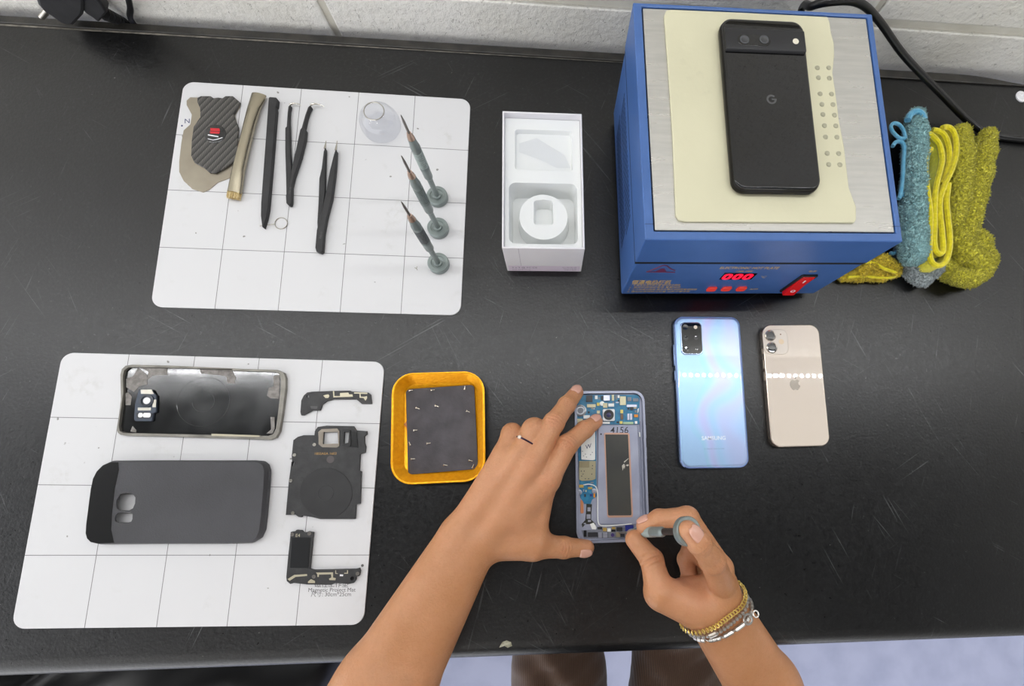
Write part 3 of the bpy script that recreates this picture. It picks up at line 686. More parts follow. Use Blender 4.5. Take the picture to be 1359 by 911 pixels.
cd_ = pr(bm_, [(285+158*math.cos(t), 705+152*math.sin(t)) for t in np.linspace(0, 2*PI, 60, endpoint=False)], 3.0, 3.35, M('coil_film', '#262627', 0.42, c2='#2e2e2f', vscale=40), 'coil_disc', bev=0.15)
for r_ in (7,): mk('coil_ring', tube([(p[0]+r_*math.cos(t), p[1]+r_*math.sin(t), 3.35) for t in np.linspace(0, 2*PI, 48, endpoint=False)], 0.3, 5, closed=True), MT_BRKT, cd_)
p = on(bm_, 431.8, 602.5, MZ+3.1); text('print', '1BSSA0A 1603', 3.3, M('gold_ink', '#b08a4a', 0.5), bm_, (p[0], p[1], 3.0), sx=1.05)
mk('smudge', lathe([(3.6, 3.0), (3.6, 3.08), (0, 3.08)], 14, *on(bm_, 438.5, 610, MZ+3)[:2]), M('smudge_grey', '#555050', 0.7), bm_)
for u, v in ((95, 475), (72, 630), (215, 412), (85, 825)):
    mk('screw_hole', lathe([(1.6, 3.0), (1.6, 3.4), (0.9, 3.4), (0.8, 3.05), (0, 3.05)], 14, *on(bm_, 370+u/Z1, 500+v/Z1, MZ+3)[:2]), MT_STEEL, bm_)
bl = thing('speaker_bracket', 'black L-shaped speaker bracket with pale traces, above the printed mat text', 'phone part', tuple(at(425, 745, MZ)), 0, 'loose black phone brackets')
pr(bl, [(195,125),(240,120),(250,105),(300,110),(320,130),(360,130),(370,120),(420,130),(385,500),(430,510),(850,500),(885,490),(895,520),(885,570),(850,580),(850,610),(830,640),(780,650),(650,640),(600,660),(360,655),(230,640),(190,650),(155,620),(150,580),(170,360),(185,230)], 0.2, 3.2, MT_BRKT, 'frame', Z2p)
pr(bl, [(205,180),(395,180),(370,490),(185,490)], 3.2, 3.6, M('speaker_lid', '#18191b', 0.35), 'speaker_lid', Z2p)
for l in ([(450,535),(622,532),(622,585),(650,590),(645,612),(585,610),(582,595),(605,585),(603,552),(480,555),(478,578),(465,578),(464,552)], [(165,600),(230,558),(360,550),(362,568),(245,578),(185,618)], [(645,512),(652,512),(653,540),(670,542),(670,548),(645,547)], [(764,512),(772,512),(772,545),(735,546),(735,538),(764,537)], [(370,625),(400,600),(440,620),(440,640),(370,640)]):
    pr(bl, l, 3.2, 3.4, MT_TRACE, 'antenna_trace', Z2p, bev=0)
pr(bl, [(692,552),(725,555),(722,572),(690,570)], 3.2, 3.3, MT_WHITEPL, 'print', Z2p, bev=0)
p = on(bl, 360+270/Z2, 690+160/Z2, MZ+3.2); text('print', 'E4', 4.2, MT_TRACE, bl, (p[0], p[1], 3.6))
for u, v in ((870, 545), (815, 592), (385, 140), (212, 150), (430, 575)):
    mk('screw_hole', lathe([(1.7, 3.2), (1.7, 3.6), (1.0, 3.6), (0.9, 3.25), (0, 3.25)], 14, *on(bl, 360+u/Z2, 690+v/Z2, MZ+3.2)[:2]), MT_BIT if u != 815 else MT_CASEG, bl)

# ================================================================= gold screw tray
MT_GOLD = M('gold_anodised', '#f5ae12', 0.30, 0.6, c2='#eca00c', vscale=300, bump=0.25, bscale=600)
tray = thing('screw_tray', 'gold anodised metal tray with dark liner holding tiny screws', 'tray', (-110.3, 209.8, 0), 0.038)
mk('dish', loft([z_(rr(70, 88, 10, 8), 0), z_(rr(72, 90, 11, 8), 0.3), z_(rr(87, 106, 19, 8), 11.2), z_(rr(89.8, 108.6, 20.5, 8), 11.6), z_(rr(89.8, 108.6, 20.5, 8), 12.4), z_(rr(87, 105.8, 19, 8), 12.6), z_(rr(85.6, 104.4, 18.4, 8), 12.0), z_(rr(71.5, 89.5, 10.5, 8), 2.0), z_(rr(70.5, 88.5, 10, 8), 1.6)]), MT_GOLD, tray, smooth=50)
lc = loc_of(tray, (-109.35, 208.2, 0))
ln_ = mk('liner', ext(rr(67.8, 85, 4, 6, lc[0], lc[1], 0.036), 1.6, 3.0), M('dark_magnetic_sheet', '#3b383d', 0.6, c2='#4b484d', vscale=60, bump=0.2), tray, smooth=20, bevel=0.3)
mk('liner_tab', ext([(lc[0]-37, lc[1]+6), (lc[0]-33.5, lc[1]+10), (lc[0]-33, lc[1]+1)], 1.7, 2.6), M('brown_tab', '#b0703c', 0.6), tray, smooth=0)
MT_SCREW = M('screw_silver', '#d6cfc2', 0.25, 1.0)
scr = None
SCREWS = ((232,195,0.1,'in its top left corner'),(378,192,0.15,'at the middle of its top edge'),(592,178,1.5,'upright in its top right corner'),(277,315,-.35,'second down on its left side'),(405,300,-.3,'near the middle of its upper half'),(615,337,-.4,'second down on its right side'),(262,462,.05,'halfway down its left side'),(222,552,2.0,'against its left edge, below halfway'),(350,550,.1,'left of centre, below halfway'),(245,655,.05,'in its bottom left corner'),(463,697,-.2,'at the middle of its bottom edge'),(632,667,-.25,'upper of two bottom right'),(648,704,1.2,'lower of two bottom right'))
for i, (u, v, a_, where) in enumerate(SCREWS):
    p = at(500+u/5.0625, 480+v/5.0625, 3.6)
    if scr is None:
        vf = join(cyl((-2.0, 0, 1.05), (-1.2, 0, 1.05), 1.05, 1.05, 10), cyl((-1.2, 0, 1.05), (1.9, 0, 0.75), 0.62, 0.5, 8))
        scr = mk('tiny_screw', vf, MT_SCREW)
        o = scr
    else: o = scr.copy(); COL.objects.link(o)
    o.location = Vector((p[0], p[1], 3.0))*S; o.rotation_euler = (0, 0, a_)
    setp(o, 'tiny silver screw on the gold tray liner, '+where, 'screw', 'tiny screws in the gold tray')

# ================================================================= white phone box
MT_BOX = M('white_card', '#efedf0', 0.5, c2='#e8e6ea', vscale=20); MT_INS = M('white_insert', '#eef0ef', 0.35)
BX, BY, BH = -9.2, 449.5, 54.0
bxw, bxh = 79.0, 144.0
pb = thing('phone_box', 'open white cardboard phone box with moulded insert, left of the blue hot plate', 'box', (BX, BY, 0), 0.016)
def rect(w, h, cx=0, cy=0): return [(cx-w/2, cy-h/2), (cx+w/2, cy-h/2), (cx+w/2, cy+h/2), (cx-w/2, cy+h/2)]
mk('walls', join(ext(rect(bxw, bxh), 0, BH, [rect(bxw-3.2, bxh-3.2)])), MT_BOX, pb, smooth=0, bevel=0.5)
mk('base', ext(rect(bxw-3.4, bxh-3.4), 0.3, 2), MT_BOX, pb, smooth=0)
iw, ih = bxw-3.6, bxh-3.6
IZ = BH-7
hA = rr(iw-18, 44, 3, 4, 1.0, 36); hB = rr(iw-8, 64, 7, 5, 0, -32)
mk('insert_sheet', ext(rect(iw, ih), IZ-1.2, IZ, [hA, hB]), MT_INS, pb, smooth=0, bevel=0.4)
def pocket(o_, i_, z0, z1): return loft([z_(o_, z1), z_(i_, z0)], False, False)
mk('upper_recess', join(pocket(hA, rr(iw-20, 42, 3, 4, 1.0, 36), IZ-5, IZ-0.3), (z_(rr(iw-20, 42, 3, 4, 1.0, 36), IZ-5), [tuple(range(20))])), MT_INS, pb, smooth=30)
mk('lower_recess', join(pocket(hB, rr(iw-12, 60, 6, 5, 0, -32), IZ-24, IZ-0.3), (z_(rr(iw-12, 60, 6, 5, 0, -32), IZ-24), [tuple(range(24))])), MT_INS, pb, smooth=30)
slot = rr(19, 26, 3, 4, 0, -28.5)
pd = mk('round_pedestal', join(loft([z_(circ(26, 40, 0, -33), IZ-24), z_(circ(24, 40, 0, -33), IZ-6)], False, False), ext(circ(24, 40, 0, -33), IZ-7, IZ-5, [slot])), MT_INS, pb, smooth=40, bevel=0.5)
mk('pedestal_slot', join(pocket(slot, rr(17, 23, 4, 4, 0, -29), IZ-18, IZ-5.5), (z_(rr(17, 23, 4, 4, 0, -29), IZ-18), [tuple(range(20))])), MT_INS, pd, smooth=30)
film = thing('clear_film', 'crumpled clear film lying in the upper recess of the white box', 'film', (BX, BY, IZ-4.8), 0.016)
fv = [(-24, 46, .4), (-6, 52, 1.2), (22, 34, .6), (28, 20, .5), (14, 19, 1.4), (-4, 27, 3.0), (-24, 36, .6), (2, 38, 3.2)]
mk('sheet', (fv, [(0, 1, 7), (1, 2, 7), (2, 3, 4, 7), (4, 5, 7), (5, 6, 7), (6, 0, 7)]), MT_GLASS, film, smooth=0)
MT_BINK = M('box_ink', '#9a90a2', 0.7)
fy = -bxh/2-0.05
for s_, x_, z_v, sz, al in (('2 x 9 @ FC CE', -34, 9.2, 4.2, 'LEFT'), ('LL/A 64GB White', -34, 4.2, 2.6, 'LEFT'), ('(01) 00190199', 34, 10.6, 2.6, 'RIGHT'), ('SSCC 0 0190', 34, 7.2, 2.6, 'RIGHT'), ('IMEI 3 5615', 34, 3.8, 2.6, 'RIGHT')):
    text('printed_text', s_, sz, MT_BINK, pb, (x_, fy, z_v), rot=(PI/2, 0, 0), align=al, depth=0.04)
mk('label_panel', ext(rect(bxw-4, 13.4), 0, 0.03), M('label_lilac', '#e2d6e4', 0.5), pb, smooth=0, loc=(0, fy+0.03, 7.2), rot=(PI/2, 0, 0))
mk('seam', box(-24.3, fy-0.05, 14.5, -23.9, fy+0.1, BH-1), M('seam_grey', '#bdb7c0', 0.7), pb, smooth=0)
# ================================================================= electronic hot plate
MT_BLUE = M('blue_powder_coat', '#456aa8', 0.33, c2='#4065a2', vscale=30, bump=0.12, bscale=1500)
MT_PLATE = M('brushed_aluminium', '#cfcdc8', 0.33, 0.75, c2='#c2c1bc', vscale=25, stretch=(1, 10, 1), rvar=0.06, bump=0.04, bscale=200)
MT_GAP = M('gap_black', '#08080a', 0.7); MT_GOLDINK = M('gold_print', '#c9a86a', 0.5)
HX, HY, HT, HW, HD, HZT, HZL, HZB = 177.534, 459.067, 0.0240, 214.84, 213.92, 132.27, 90.2, 9.46
hp = thing('hot_plate', 'blue electronic hot plate with bare aluminium top and red switch', 'hot plate', (HX, HY, 0), HT)
w2, d2 = HW/2, HD/2
body = mk('body', box(-w2+0.6, -d2+0.6, HZB, w2-0.6, d2-0.6, HZL-3.4), MT_BLUE, hp, smooth=0, bevel=1.6, seg=3)
mk('gap', box(-w2+0.7, -d2+0.7, HZL-4.5, w2-0.7, d2-0.7, HZL+1), MT_GAP, hp, smooth=0)
plate_px = [(853.4,10.2),(1149,25.6),(1187.4,307.9),(868.7,306.6)]
pl = tr(plate_px, HZT-0.6, hp); pc = np.mean(pl, 0)
pl = [tuple(pc+np.array(q)*1.0) for q in rect(200.6, 201.2)]
plo = [tuple(pc+np.array(q)) for q in rect(202.6, 203.2)]
lid = mk('lid', ext(rect(HW, HD), HZL, HZT, [plo]), MT_BLUE, hp, smooth=0, bevel=0.9, seg=2)
mk('recess', box(-w2+3, -d2+3, HZL, w2-3, d2-3, HZT-9), MT_GAP, hp, smooth=0)
mk('heating_plate', ext(pl, HZT-9, HZT-0.5), MT_PLATE, hp, smooth=0, bevel=0.6)
for sx in (-1, 1):
    mk('corner_seam', box(sx*(w2-0.4)-(7 if sx > 0 else 0), -d2+13.1, HZT-0.1, sx*(w2-0.4)+(0 if sx > 0 else 7), -d2+13.4, HZT+0.05), MT_GAP, lid, smooth=0)
for sx in (-1, 1):
    for sy in (-1, 1): mk('foot', lathe([(9, 0), (9.5, 2), (9.5, HZB+0.5)], 20, sx*(w2-22), sy*(d2-22)), MT_BLACKPL, hp)
vents = []
for r_ in range(2):
    for k in range(26):
        y_ = -62+5.0*k; z0 = 24+r_*28
        vents.append(([(-w2+0.45, y_, z0), (-w2+0.45, y_+1.6, z0), (-w2+0.45, y_+8.6, z0+24), (-w2+0.45, y_+7.0, z0+24), (-w2+1.2, y_, z0), (-w2+1.2, y_+1.6, z0), (-w2+1.2, y_+8.6, z0+24), (-w2+1.2, y_+7, z0+24)],
                      [(0,3,2,1),(4,5,6,7),(0,1,5,4),(1,2,6,5),(2,3,7,6),(3,0,4,7)]))
o = mk('vent_slots', join(*vents), M('vent_dark', '#0d1526', 0.7), hp, smooth=0); o['kind'] = 'stuff'
# front panel lettering and controls
fn = np.array([math.sin(HT), -math.cos(HT), 0.0]); fp = np.array([HX, HY, 0])+fn*(d2-0.6)
def fx(u, v): q = loc_of(hp, hit(u, v, fp, fn)); return q[0], q[2]
FY = -d2+0.6
def fprism(pts, y0, y1):
    v, f = ext(pts, 0, 1); return [(x, FY-(y0+(y1-y0)*t), z) for x, z, t in v], f
def ftext(name, s_, u0, u1, v, hmm, m_, par=None, shear=0.0, bold=0.0):
    x0, z0 = fx(u0, v); x1, z1 = fx(u1, v)
    o = text(name, s_, hmm*1.35, m_, par or hp, ((x0+x1)/2, FY-0.02, (z0+z1)/2), rot=(PI/2, 0, 0), depth=0.05, shear=shear, bold=bold)
    xs_ = [q.co.x for q in o.data.vertices]
    if xs_: o.scale = ((x1-x0)*S/(max(xs_)-min(xs_)), 1, 1)
    return o
def QF(l, sc, ox, oy): return [fx(*q) for q in zoomed(l, sc, ox, oy)]
ftext('lettering', 'ELECTRONIC HOT PLATE', 955.5, 1033.5, 356, 5.0, MT_GOLDINK, bold=0.12)
ftext('lettering', '恒温电热板机', 838.5, 890.5, 375.2, 8.0, MT_GOLDINK, bold=0.3)
for i, (s_, u0, u1, v) in enumerate((('1. 本機為恒溫加熱平臺 請勿用手觸摸', 836.8, 902.5, 378.7), ('2. 使用前請確認電源 電壓相符', 835.5, 903, 381.6), ('3. 工作時請勿離開 使用完畢後請關閉電源開關', 834, 924.5, 384.5), ('4. 請勿將易燃物品放置 加熱平臺表面', 832.5, 915.5, 387.3))):
    ftext('lettering', s_, u0, u1, v, 3.6, MT_GOLDINK)
MT_DISP = M('display_black', '#1a0a12', 0.2); MT_SEG = M('display_red', '#ff1030', 0.4, emit='#ff0a2a', estr=1.6)
disp = mk('display', fprism(QF([(195,207),(535,207),(602,143),(255,138)], 7.994, 930, 345), -0.5, 0.3), MT_DISP, hp, smooth=0)
x0, zz0 = fx(958, 367.5); x1, _ = fx(1001, 365.5)
for k in range(3):
    xc = x0+(x1-x0)*(k+0.5)/3
    mk('digit', [(v_[0], FY-0.35-0.2*(v_[2]), v_[1]) for v_ in ext(rr(8.2, 13, 3.6, 5, xc, zz0+0.8), 0, 1)[0]] and ([(v_[0], FY-0.3-0.2*v_[2], v_[1]) for v_ in ext(rr(8.4, 13, 3.6, 5, xc, zz0+0.8), 0, 1, [rr(3.2, 7, 1.4, 5, xc, zz0+0.8)])[0]], ext(rr(8.4, 13, 3.6, 5, xc, zz0+0.8), 0, 1, [rr(3.2, 7, 1.4, 5, xc, zz0+0.8)])[1]), MT_SEG, disp, smooth=0)
MT_BTN = M('red_button', '#e2463c', 0.35, emit='#e23020', estr=0.25)
for l in ([(60,328),(150,328),(172,285),(80,280)], [(215,325),(310,325),(325,282),(235,278)], [(372,325),(470,325),(485,282),(395,278)]):
    q = QF(l, 7.994, 930, 345); cx_, cz_ = np.mean(q, 0)
    mk('button', fprism(rr(9.5, 10.5, 2.5, 4, cx_, cz_), -0.5, 1.6), MT_BTN, hp, smooth=20, bevel=0.5)
ftext('lettering', 'SET', 937, 944, 386.8, 2.6, MT_GOLDINK); ftext('lettering', '温度', 976, 1000, 360.5, 2.6, MT_GOLDINK)
ftext('lettering', '°C', 1009, 1016.5, 368, 5, MT_GOLDINK); ftext('lettering', '加热', 995, 1006, 384, 3, MT_GOLDINK); ftext('lettering', '电源', 1073, 1083, 360.5, 3.4, MT_GOLDINK)
q = QF([(860,285),(1000,150),(1275,150),(1150,322),(940,326)], 7.994, 930, 345)
xa, za = fx(1042, 379.5); xb, zb = fx(1086, 365.5); xc, zc = fx(1050, 385.5); xd, _ = fx(1072, 385.5)
sx0, sx1 = min(xa, xc)+1, xb-1; sz0, sz1 = zc-1, zb+2
sw = mk('switch_housing', fprism(rr(sx1-sx0, sz1-sz0, 1.5, 4, (sx0+sx1)/2, (sz0+sz1)/2), -0.5, 2.0), MT_BLACKPL, hp, smooth=20, bevel=0.4)
rk = [(FY-2.0, sz0+1.6), (FY-6.2, sz0+2.0), (FY-3.4, (sz0+sz1)/2), (FY-2.6, sz1-2.0), (FY-1.5, sz1-2.0), (FY-1.5, sz0+1.6)]
rock = mk('rocker', loft([[(x_, y_, z_v) for y_, z_v in rk] for x_ in (sx0+2, sx1-2)]), M('red_rocker', '#d8151c', 0.25, emit='#c00810', estr=0.12, coat=0.4), sw, smooth=25, bevel=0.4)
ra = math.atan2(2.8, (sz1-sz0)/2-2)
text('mark', 'O', 6.5, MT_WHITEPL, rock, ((sx0+sx1)/2, FY-5.1, sz0+(sz1-sz0)*.26), rot=(PI/2-ra, 0, 0), depth=0.15, bold=0.1)
text('mark', 'I', 6.5, MT_WHITEPL, rock, ((sx0+sx1)/2, FY-3.2, sz0+(sz1-sz0)*.74), rot=(PI/2-.1, 0, 0), depth=0.2, bold=0.3)
MT_LOGO = M('maroon_print', '#6d2a4e', 0.5)
def fline(l, r_, name): return mk(name, tube([(q[0], FY-0.02, q[1]) for q in QF(l, 9.707, 820, 345)], r_, 6), MT_LOGO, hp)
fline([(735,135),(690,120),(655,95),(630,75),(595,68),(560,78),(480,112),(365,152),(735,158)], 0.7, 'emblem')
mk('emblem', fprism(QF([(480,152),(560,112),(600,110),(625,152)], 9.707, 820, 345), -0.2, 0.08), MT_LOGO, hp, smooth=0)

# ================================================================= silicone pad on the hot plate
MT_PAD = M('cream_silicone', '#d8d4b6', 0.5, c2='#cfcbae', vscale=14, vlo=.3, vhi=.75, bump=0.1, bscale=300)
def pad_dirt(m):
    nt = m.node_tree; b = nt.nodes['Principled BSDF']; src = b.inputs['Base Color'].links[0].from_socket
    tc = nt.nodes.new('ShaderNodeTexCoord'); f = math_(nt, 'MULTIPLY', ramp_noise(nt, tc.outputs['Object'], 16, 0.62, 0.78, 5), 0.6)
    nt.links.new(mixc(nt, f, src, lin('#a39f86')), b.inputs['Base Color'])
pad_dirt(MT_PAD)
HPZ = HZT-0.5
pad = thing('silicone_pad', 'cream silicone pad with a wavy right edge on the hot plate', 'pad', (HX, HY, HPZ), HT)
po = zoomed([(220,45),(226,30),(240,27),(450,36),(690,48),(697,65),(700,90),(709,125),(710,160),(705,210),(712,255),(718,300),(724,350),(738,420),(745,480),(752,540),(765,575),(773,595),(773,632),(768,641),(280,637),(262,633),(254,620),(250,520),(245,400),(238,290),(232,200)], 2.169, 780, 0)
mk('sheet', ext(tr(po, HPZ+2, pad), 0, 2.0), MT_PAD, pad, smooth=30, bevel=0.6)
MT_NUB = M('pad_nub', '#a8a58e', 0.55)
for u, v in ((507,281),(560,281),(512,327),(563,329),(520,402),(573,403),(528,451),(580,452),(533,498),(587,501),(540,550),(593,551),(545,603),(598,604),(553,679),(606,680),(560,731),(612,732)):
    q = on(pad, 940+u/3.505, 10+v/3.505, HPZ+2); mk('nub', ball((q[0], q[1], 2.0), 2.2, 12, 6, (1, 1, 0.45)), MT_NUB, pad)

# ================================================================= black phone on the pad
PZ = HPZ+2.0
MT_BGL = M('black_gloss_glass', '#070708', 0.02, coat=0.0, spec=0.6)
MT_BFR = M('black_metal_frame', '#1d1b1a', 0.3, 0.7)
MT_BBAR = M('black_camera_bar', '#2c2c2e', 0.4, 0.4)
bp_ = thing('black_phone', 'glossy black phone with full-width camera bar, lying on the cream pad', 'phone', (177.18, 467.57, PZ), 0.0247)
mk('frame', slab(73.2, 155.6, 10.5, 0, 7.2, 2.6), MT_BFR, bp_, smooth=60)
mk('back_glass', slab(71.4, 153.8, 9.8, 5.6, 8.1, 1.6), MT_BGL, bp_, smooth=60)
def lp(root, u, v, z): return loc_of(root, at(u, v, z))
yb0 = lp(bp_, 1020, 70, PZ+8)[1]; yb1 = lp(bp_, 1010, 37, PZ+9)[1]
bar = mk('camera_bar', loft([[(x_, yb0-0.6, 7.0), (x_, yb0, 10.0), (x_, yb0+1.2, 10.5), (x_, yb1-3, 10.4), (x_, yb1, 8.0)] for x_ in (-34.4, -33.6, 33.6, 34.4)]), MT_BBAR, bp_, smooth=25, bevel=0.5)
a0 = lp(bp_, 978.5, 52.5, PZ+10.5); a1 = lp(bp_, 1022.5, 52.5, PZ+10.5)
mk('lens_window', ext(rr(a1[0]-a0[0], 10.5, 5.2, 8, (a0[0]+a1[0])/2, a0[1]), 10.2, 10.75), MT_BGL, bar, smooth=20, bevel=0.25)
MT_LENS = M('lens_glass', '#1a1d24', 0.05, coat=1.0); MT_LENSR = M('lens_rim', '#5c5e62', 0.3, 0.6)
for u in (988, 1014):
    q = lp(bp_, u, 52.5, PZ+10.8); mk('lens_ring', lathe([(4.0, 10.7), (4.0, 11.0), (3.4, 11.0), (3.3, 10.85)], 24, q[0], q[1]), MT_LENSR, bar); mk('lens', lathe([(3.3, 10.7), (2.2, 10.95), (0, 11.05)], 24, q[0], q[1]), MT_LENS, bar)
q = lp(bp_, 1056, 55, PZ+10.5); mk('flash', lathe([(2.6, 10.3), (2.6, 10.75), (0, 10.8)], 20, q[0], q[1]), M('flash_cream', '#e8e2cf', 0.4), bar)
q = lp(bp_, 1024, 132, PZ+8.1)
gl = []
for t0, t1 in ((0.75, 5.45),):
    n_ = 22; pts = [(q[0]+4.3*math.cos(t), q[1]+4.3*math.sin(t)) for t in np.linspace(t0, 2*PI+0.0, n_)]
    pin_ = [(q[0]+2.7*math.cos(t), q[1]+2.7*math.sin(t)) for t in np.linspace(t0, 2*PI-0.25, n_)]
    gl.append(ext(pts+pin_[::-1], 8.08, 8.16))
gl.append(ext([(q[0]+0.2, q[1]-0.75), (q[0]+4.3, q[1]-0.75), (q[0]+4.3, q[1]+0.75), (q[0]+0.2, q[1]+0.75)], 8.08, 8.17))
mk('emblem', join(*gl), M('grey_emblem', '#4c4c4d', 0.4), bp_, smooth=0)
for x_, w_ in ((-20, 13), (1, 9), (22, 13)):
    mk('port', box(x_-w_/2, -77.95, 2.6, x_+w_/2, -77.2, 5.0), MT_GAP, bp_, smooth=0, bevel=0.5)

# ================================================================= light blue phone
def blue_back():
    m = M('light_blue_glass', '#a3bde6', 0.10, coat=0.0, spec=0.6)
    nt = m.node_tree; b = nt.nodes['Principled BSDF']; tc = nt.nodes.new('ShaderNodeTexCoord'); v = tc.outputs['Object']
    b.inputs['Metallic'].default_value = 0.5; b.inputs['Roughness'].default_value = 0.35
    b.inputs['Coat Weight'].default_value = 1.0; b.inputs['Coat Roughness'].default_value = 0.008
    sp_ = nt.nodes.new('ShaderNodeSeparateXYZ'); nt.links.new(v, sp_.inputs[0])
    n = math_(nt, 'ADD', math_(nt, 'MULTIPLY', sp_.outputs[0], 9.0), math_(nt, 'MULTIPLY', ramp_noise(nt, v, 14, 0.3, 0.7, 1), 0.35))
    r = nt.nodes.new('ShaderNodeMapRange'); r.inputs['To Min'].default_value = 420; r.inputs['To Max'].default_value = 950
    nt.links.new(n, r.inputs['Value']); nt.links.new(r.outputs[0], b.inputs['Thin Film Thickness']); b.inputs['Thin Film IOR'].default_value = 2.1
    return m
bl_ = thing('light_blue_phone', 'light blue iridescent phone with rectangular black camera island', 'phone', (166.99, 247.59, 0), 0.0109)
mk('frame', slab(73.7, 161.9, 10.5, 0, 7.0, 3.0), M('blue_silver_frame', '#8fa3c6', 0.22, 0.9), bl_, smooth=60)
mk('back_glass', slab(71.6, 159.8, 9.6, 4.5, 7.9, 2.6), blue_back(), bl_, smooth=60)
c4 = [lp(bl_, u, v, 9) for u, v in ((904, 428), (930.5, 428), (932, 470.5), (905.5, 471))]; ccx, ccy = np.mean([q[0] for q in c4]), np.mean([q[1] for q in c4])
isl = mk('camera_island', slab(23.6, 35.5, 5, 7.4, 9.2, 0.6), M('island_rim', '#b6c6de', 0.2, 0.8), bl_, smooth=50, loc=(ccx, ccy, 0))
mk('island_glass', ext(rr(21.6, 33.2, 4.4, 6), 9.1, 9.35), MT_BGL, isl, smooth=20)
for u, v, r_ in ((909.5, 434.5, 3.0), (910, 449.5, 2.6), (910.5, 464.5, 3.0), (923.5, 449, 2.2), (924.5, 464.5, 1.6)):
    q = lp(bl_, u, v, 9.4); mk('lens', lathe([(r_, 9.3), (r_, 9.5), (r_*.6, 9.45), (0, 9.4)], 20, q[0]-ccx, q[1]-ccy), MT_LENS, isl)
q = lp(bl_, 923, 434.5, 9.4); mk('flash', lathe([(2.0, 9.3), (2.0, 9.45), (0, 9.5)], 18, q[0]-ccx, q[1]-ccy), M('flash_warm', '#e6dcc8', 0.4), isl)
for y0, y1 in ((27, 50), (11, 22)): mk('side_button', box(-37.5, y0, 2.6, -36.2, y1, 5.2), M('button_blue', '#7f93b8', 0.3, 0.8), bl_, smooth=20, bevel=0.5)
MT_SIL = M('silver_print', '#dfe4ee', 0.3, 0.6)
q = lp(bl_, 947, 582, 8); text('lettering', 'SAMSUNG', 5.6, MT_SIL, bl_, (q[0]+0.2, q[1], 7.9), depth=0.06, bold=0.12)
q = lp(bl_, 948, 596, 8); text('lettering', 'SM-G986N/DS  MADE IN KOREA', 1.5, M('faint_print', '#8095b8', 0.4), bl_, (q[0], q[1], 7.9), depth=0.04)

# ================================================================= cream phone
cr = thing('cream_phone', 'cream white phone with two round lenses and metal edge, rightmost phone', 'phone', (259.8, 254.59, 0), 0.0176)
mk('frame', slab(64.2, 131.5, 10.2, 0, 7.2, 0.7), M('champagne_frame', '#c9bcae', 0.25, 0.9), cr, smooth=60)
mk('back_glass', slab(62.8, 130.1, 9.6, 5.0, 7.45, 0.5), M('cream_glass', '#e4d8ca', 0.015, spec=0.5), cr, smooth=60)
c4 = [lp(cr, u, v, 8.2) for u, v in ((1011, 436.5), (1046, 436.5), (1048, 471.5), (1013, 472))]; ccx, ccy = np.mean([q[0] for q in c4]), np.mean([q[1] for q in c4])
cb_ = mk('camera_bump', slab(27.2, 27.6, 7.2, 7.2, 8.6, 0.6), M('cream_bump', '#e2d8cb', 0.35), cr, smooth=50, loc=(ccx, ccy, 0))
for u, v in ((1022.7, 445.5), (1024.8, 461.5)):
    q = lp(cr, u, v, 10); l_ = mk('lens_ring', lathe([(6.0, 8.5), (6.0, 9.8), (5.2, 10.1), (4.9, 9.7), (0, 9.7)], 32, q[0]-ccx, q[1]-ccy), M('ring_silver', '#cfc7bb', 0.2, 0.9), cb_)
    mk('lens', lathe([(4.8, 9.7), (4.8, 9.85), (2.4, 9.95), (0, 9.9)], 28, q[0]-ccx, q[1]-ccy), MT_LENS, l_)
q = lp(cr, 1037, 453.8, 8.7); mk('flash', lathe([(2.9, 8.5), (2.9, 8.8), (0, 8.85)], 20, q[0]-ccx, q[1]-ccy), M('flash_amber', '#e5cfae', 0.35), cb_)
q = lp(cr, 1036, 444, 8.7); mk('microphone', lathe([(0.8, 8.5), (0.8, 8.68), (0, 8.68)], 10, q[0]-ccx, q[1]-ccy), M('mic_dark', '#8d6d55', 0.5), cb_)
q = lp(cr, 1055, 509, 7.5)
ap = [(0, 4.6), (1.6, 5.2), (3.4, 5.3), (5.0, 4.5), (5.6, 3.7), (4.3, 2.4), (4.0, 0.6), (4.7, -1.0), (6.0, -1.9), (5.2, -4.0), (3.6, -6.2), (2.2, -6.8), (0.6, -6.2), (-0.6, -6.2), (-2.2, -6.8), (-3.8, -6.0), (-5.4, -3.6), (-6.1, -0.8), (-5.8, 2.2), (-4.4, 4.5), (-2.6, 5.3), (-1.0, 5.0)]
leaf = [(0.2, 5.9), (0.2, 7.3), (1.2, 8.7), (2.8, 9.4), (2.7, 7.8), (1.7, 6.4)]
mk('emblem', join(ext([(q[0]+x_*.93, q[1]-1+y_*.93) for x_, y_ in ap], 7.4, 7.52), ext([(q[0]+x_*.93, q[1]-1+y_*.93) for x_, y_ in leaf], 7.4, 7.52)), M('mirror_emblem', '#7a736a', 0.3, 0.6), cr, smooth=0)
for y0, y1 in ((34, 40), (18, 28), (5, 15)): mk('side_button', box(-32.5, y0, 2.4, -31.8, y1, 5.0), M('button_champagne', '#b8ab9c', 0.3, 0.9), cr, smooth=20, bevel=0.3)

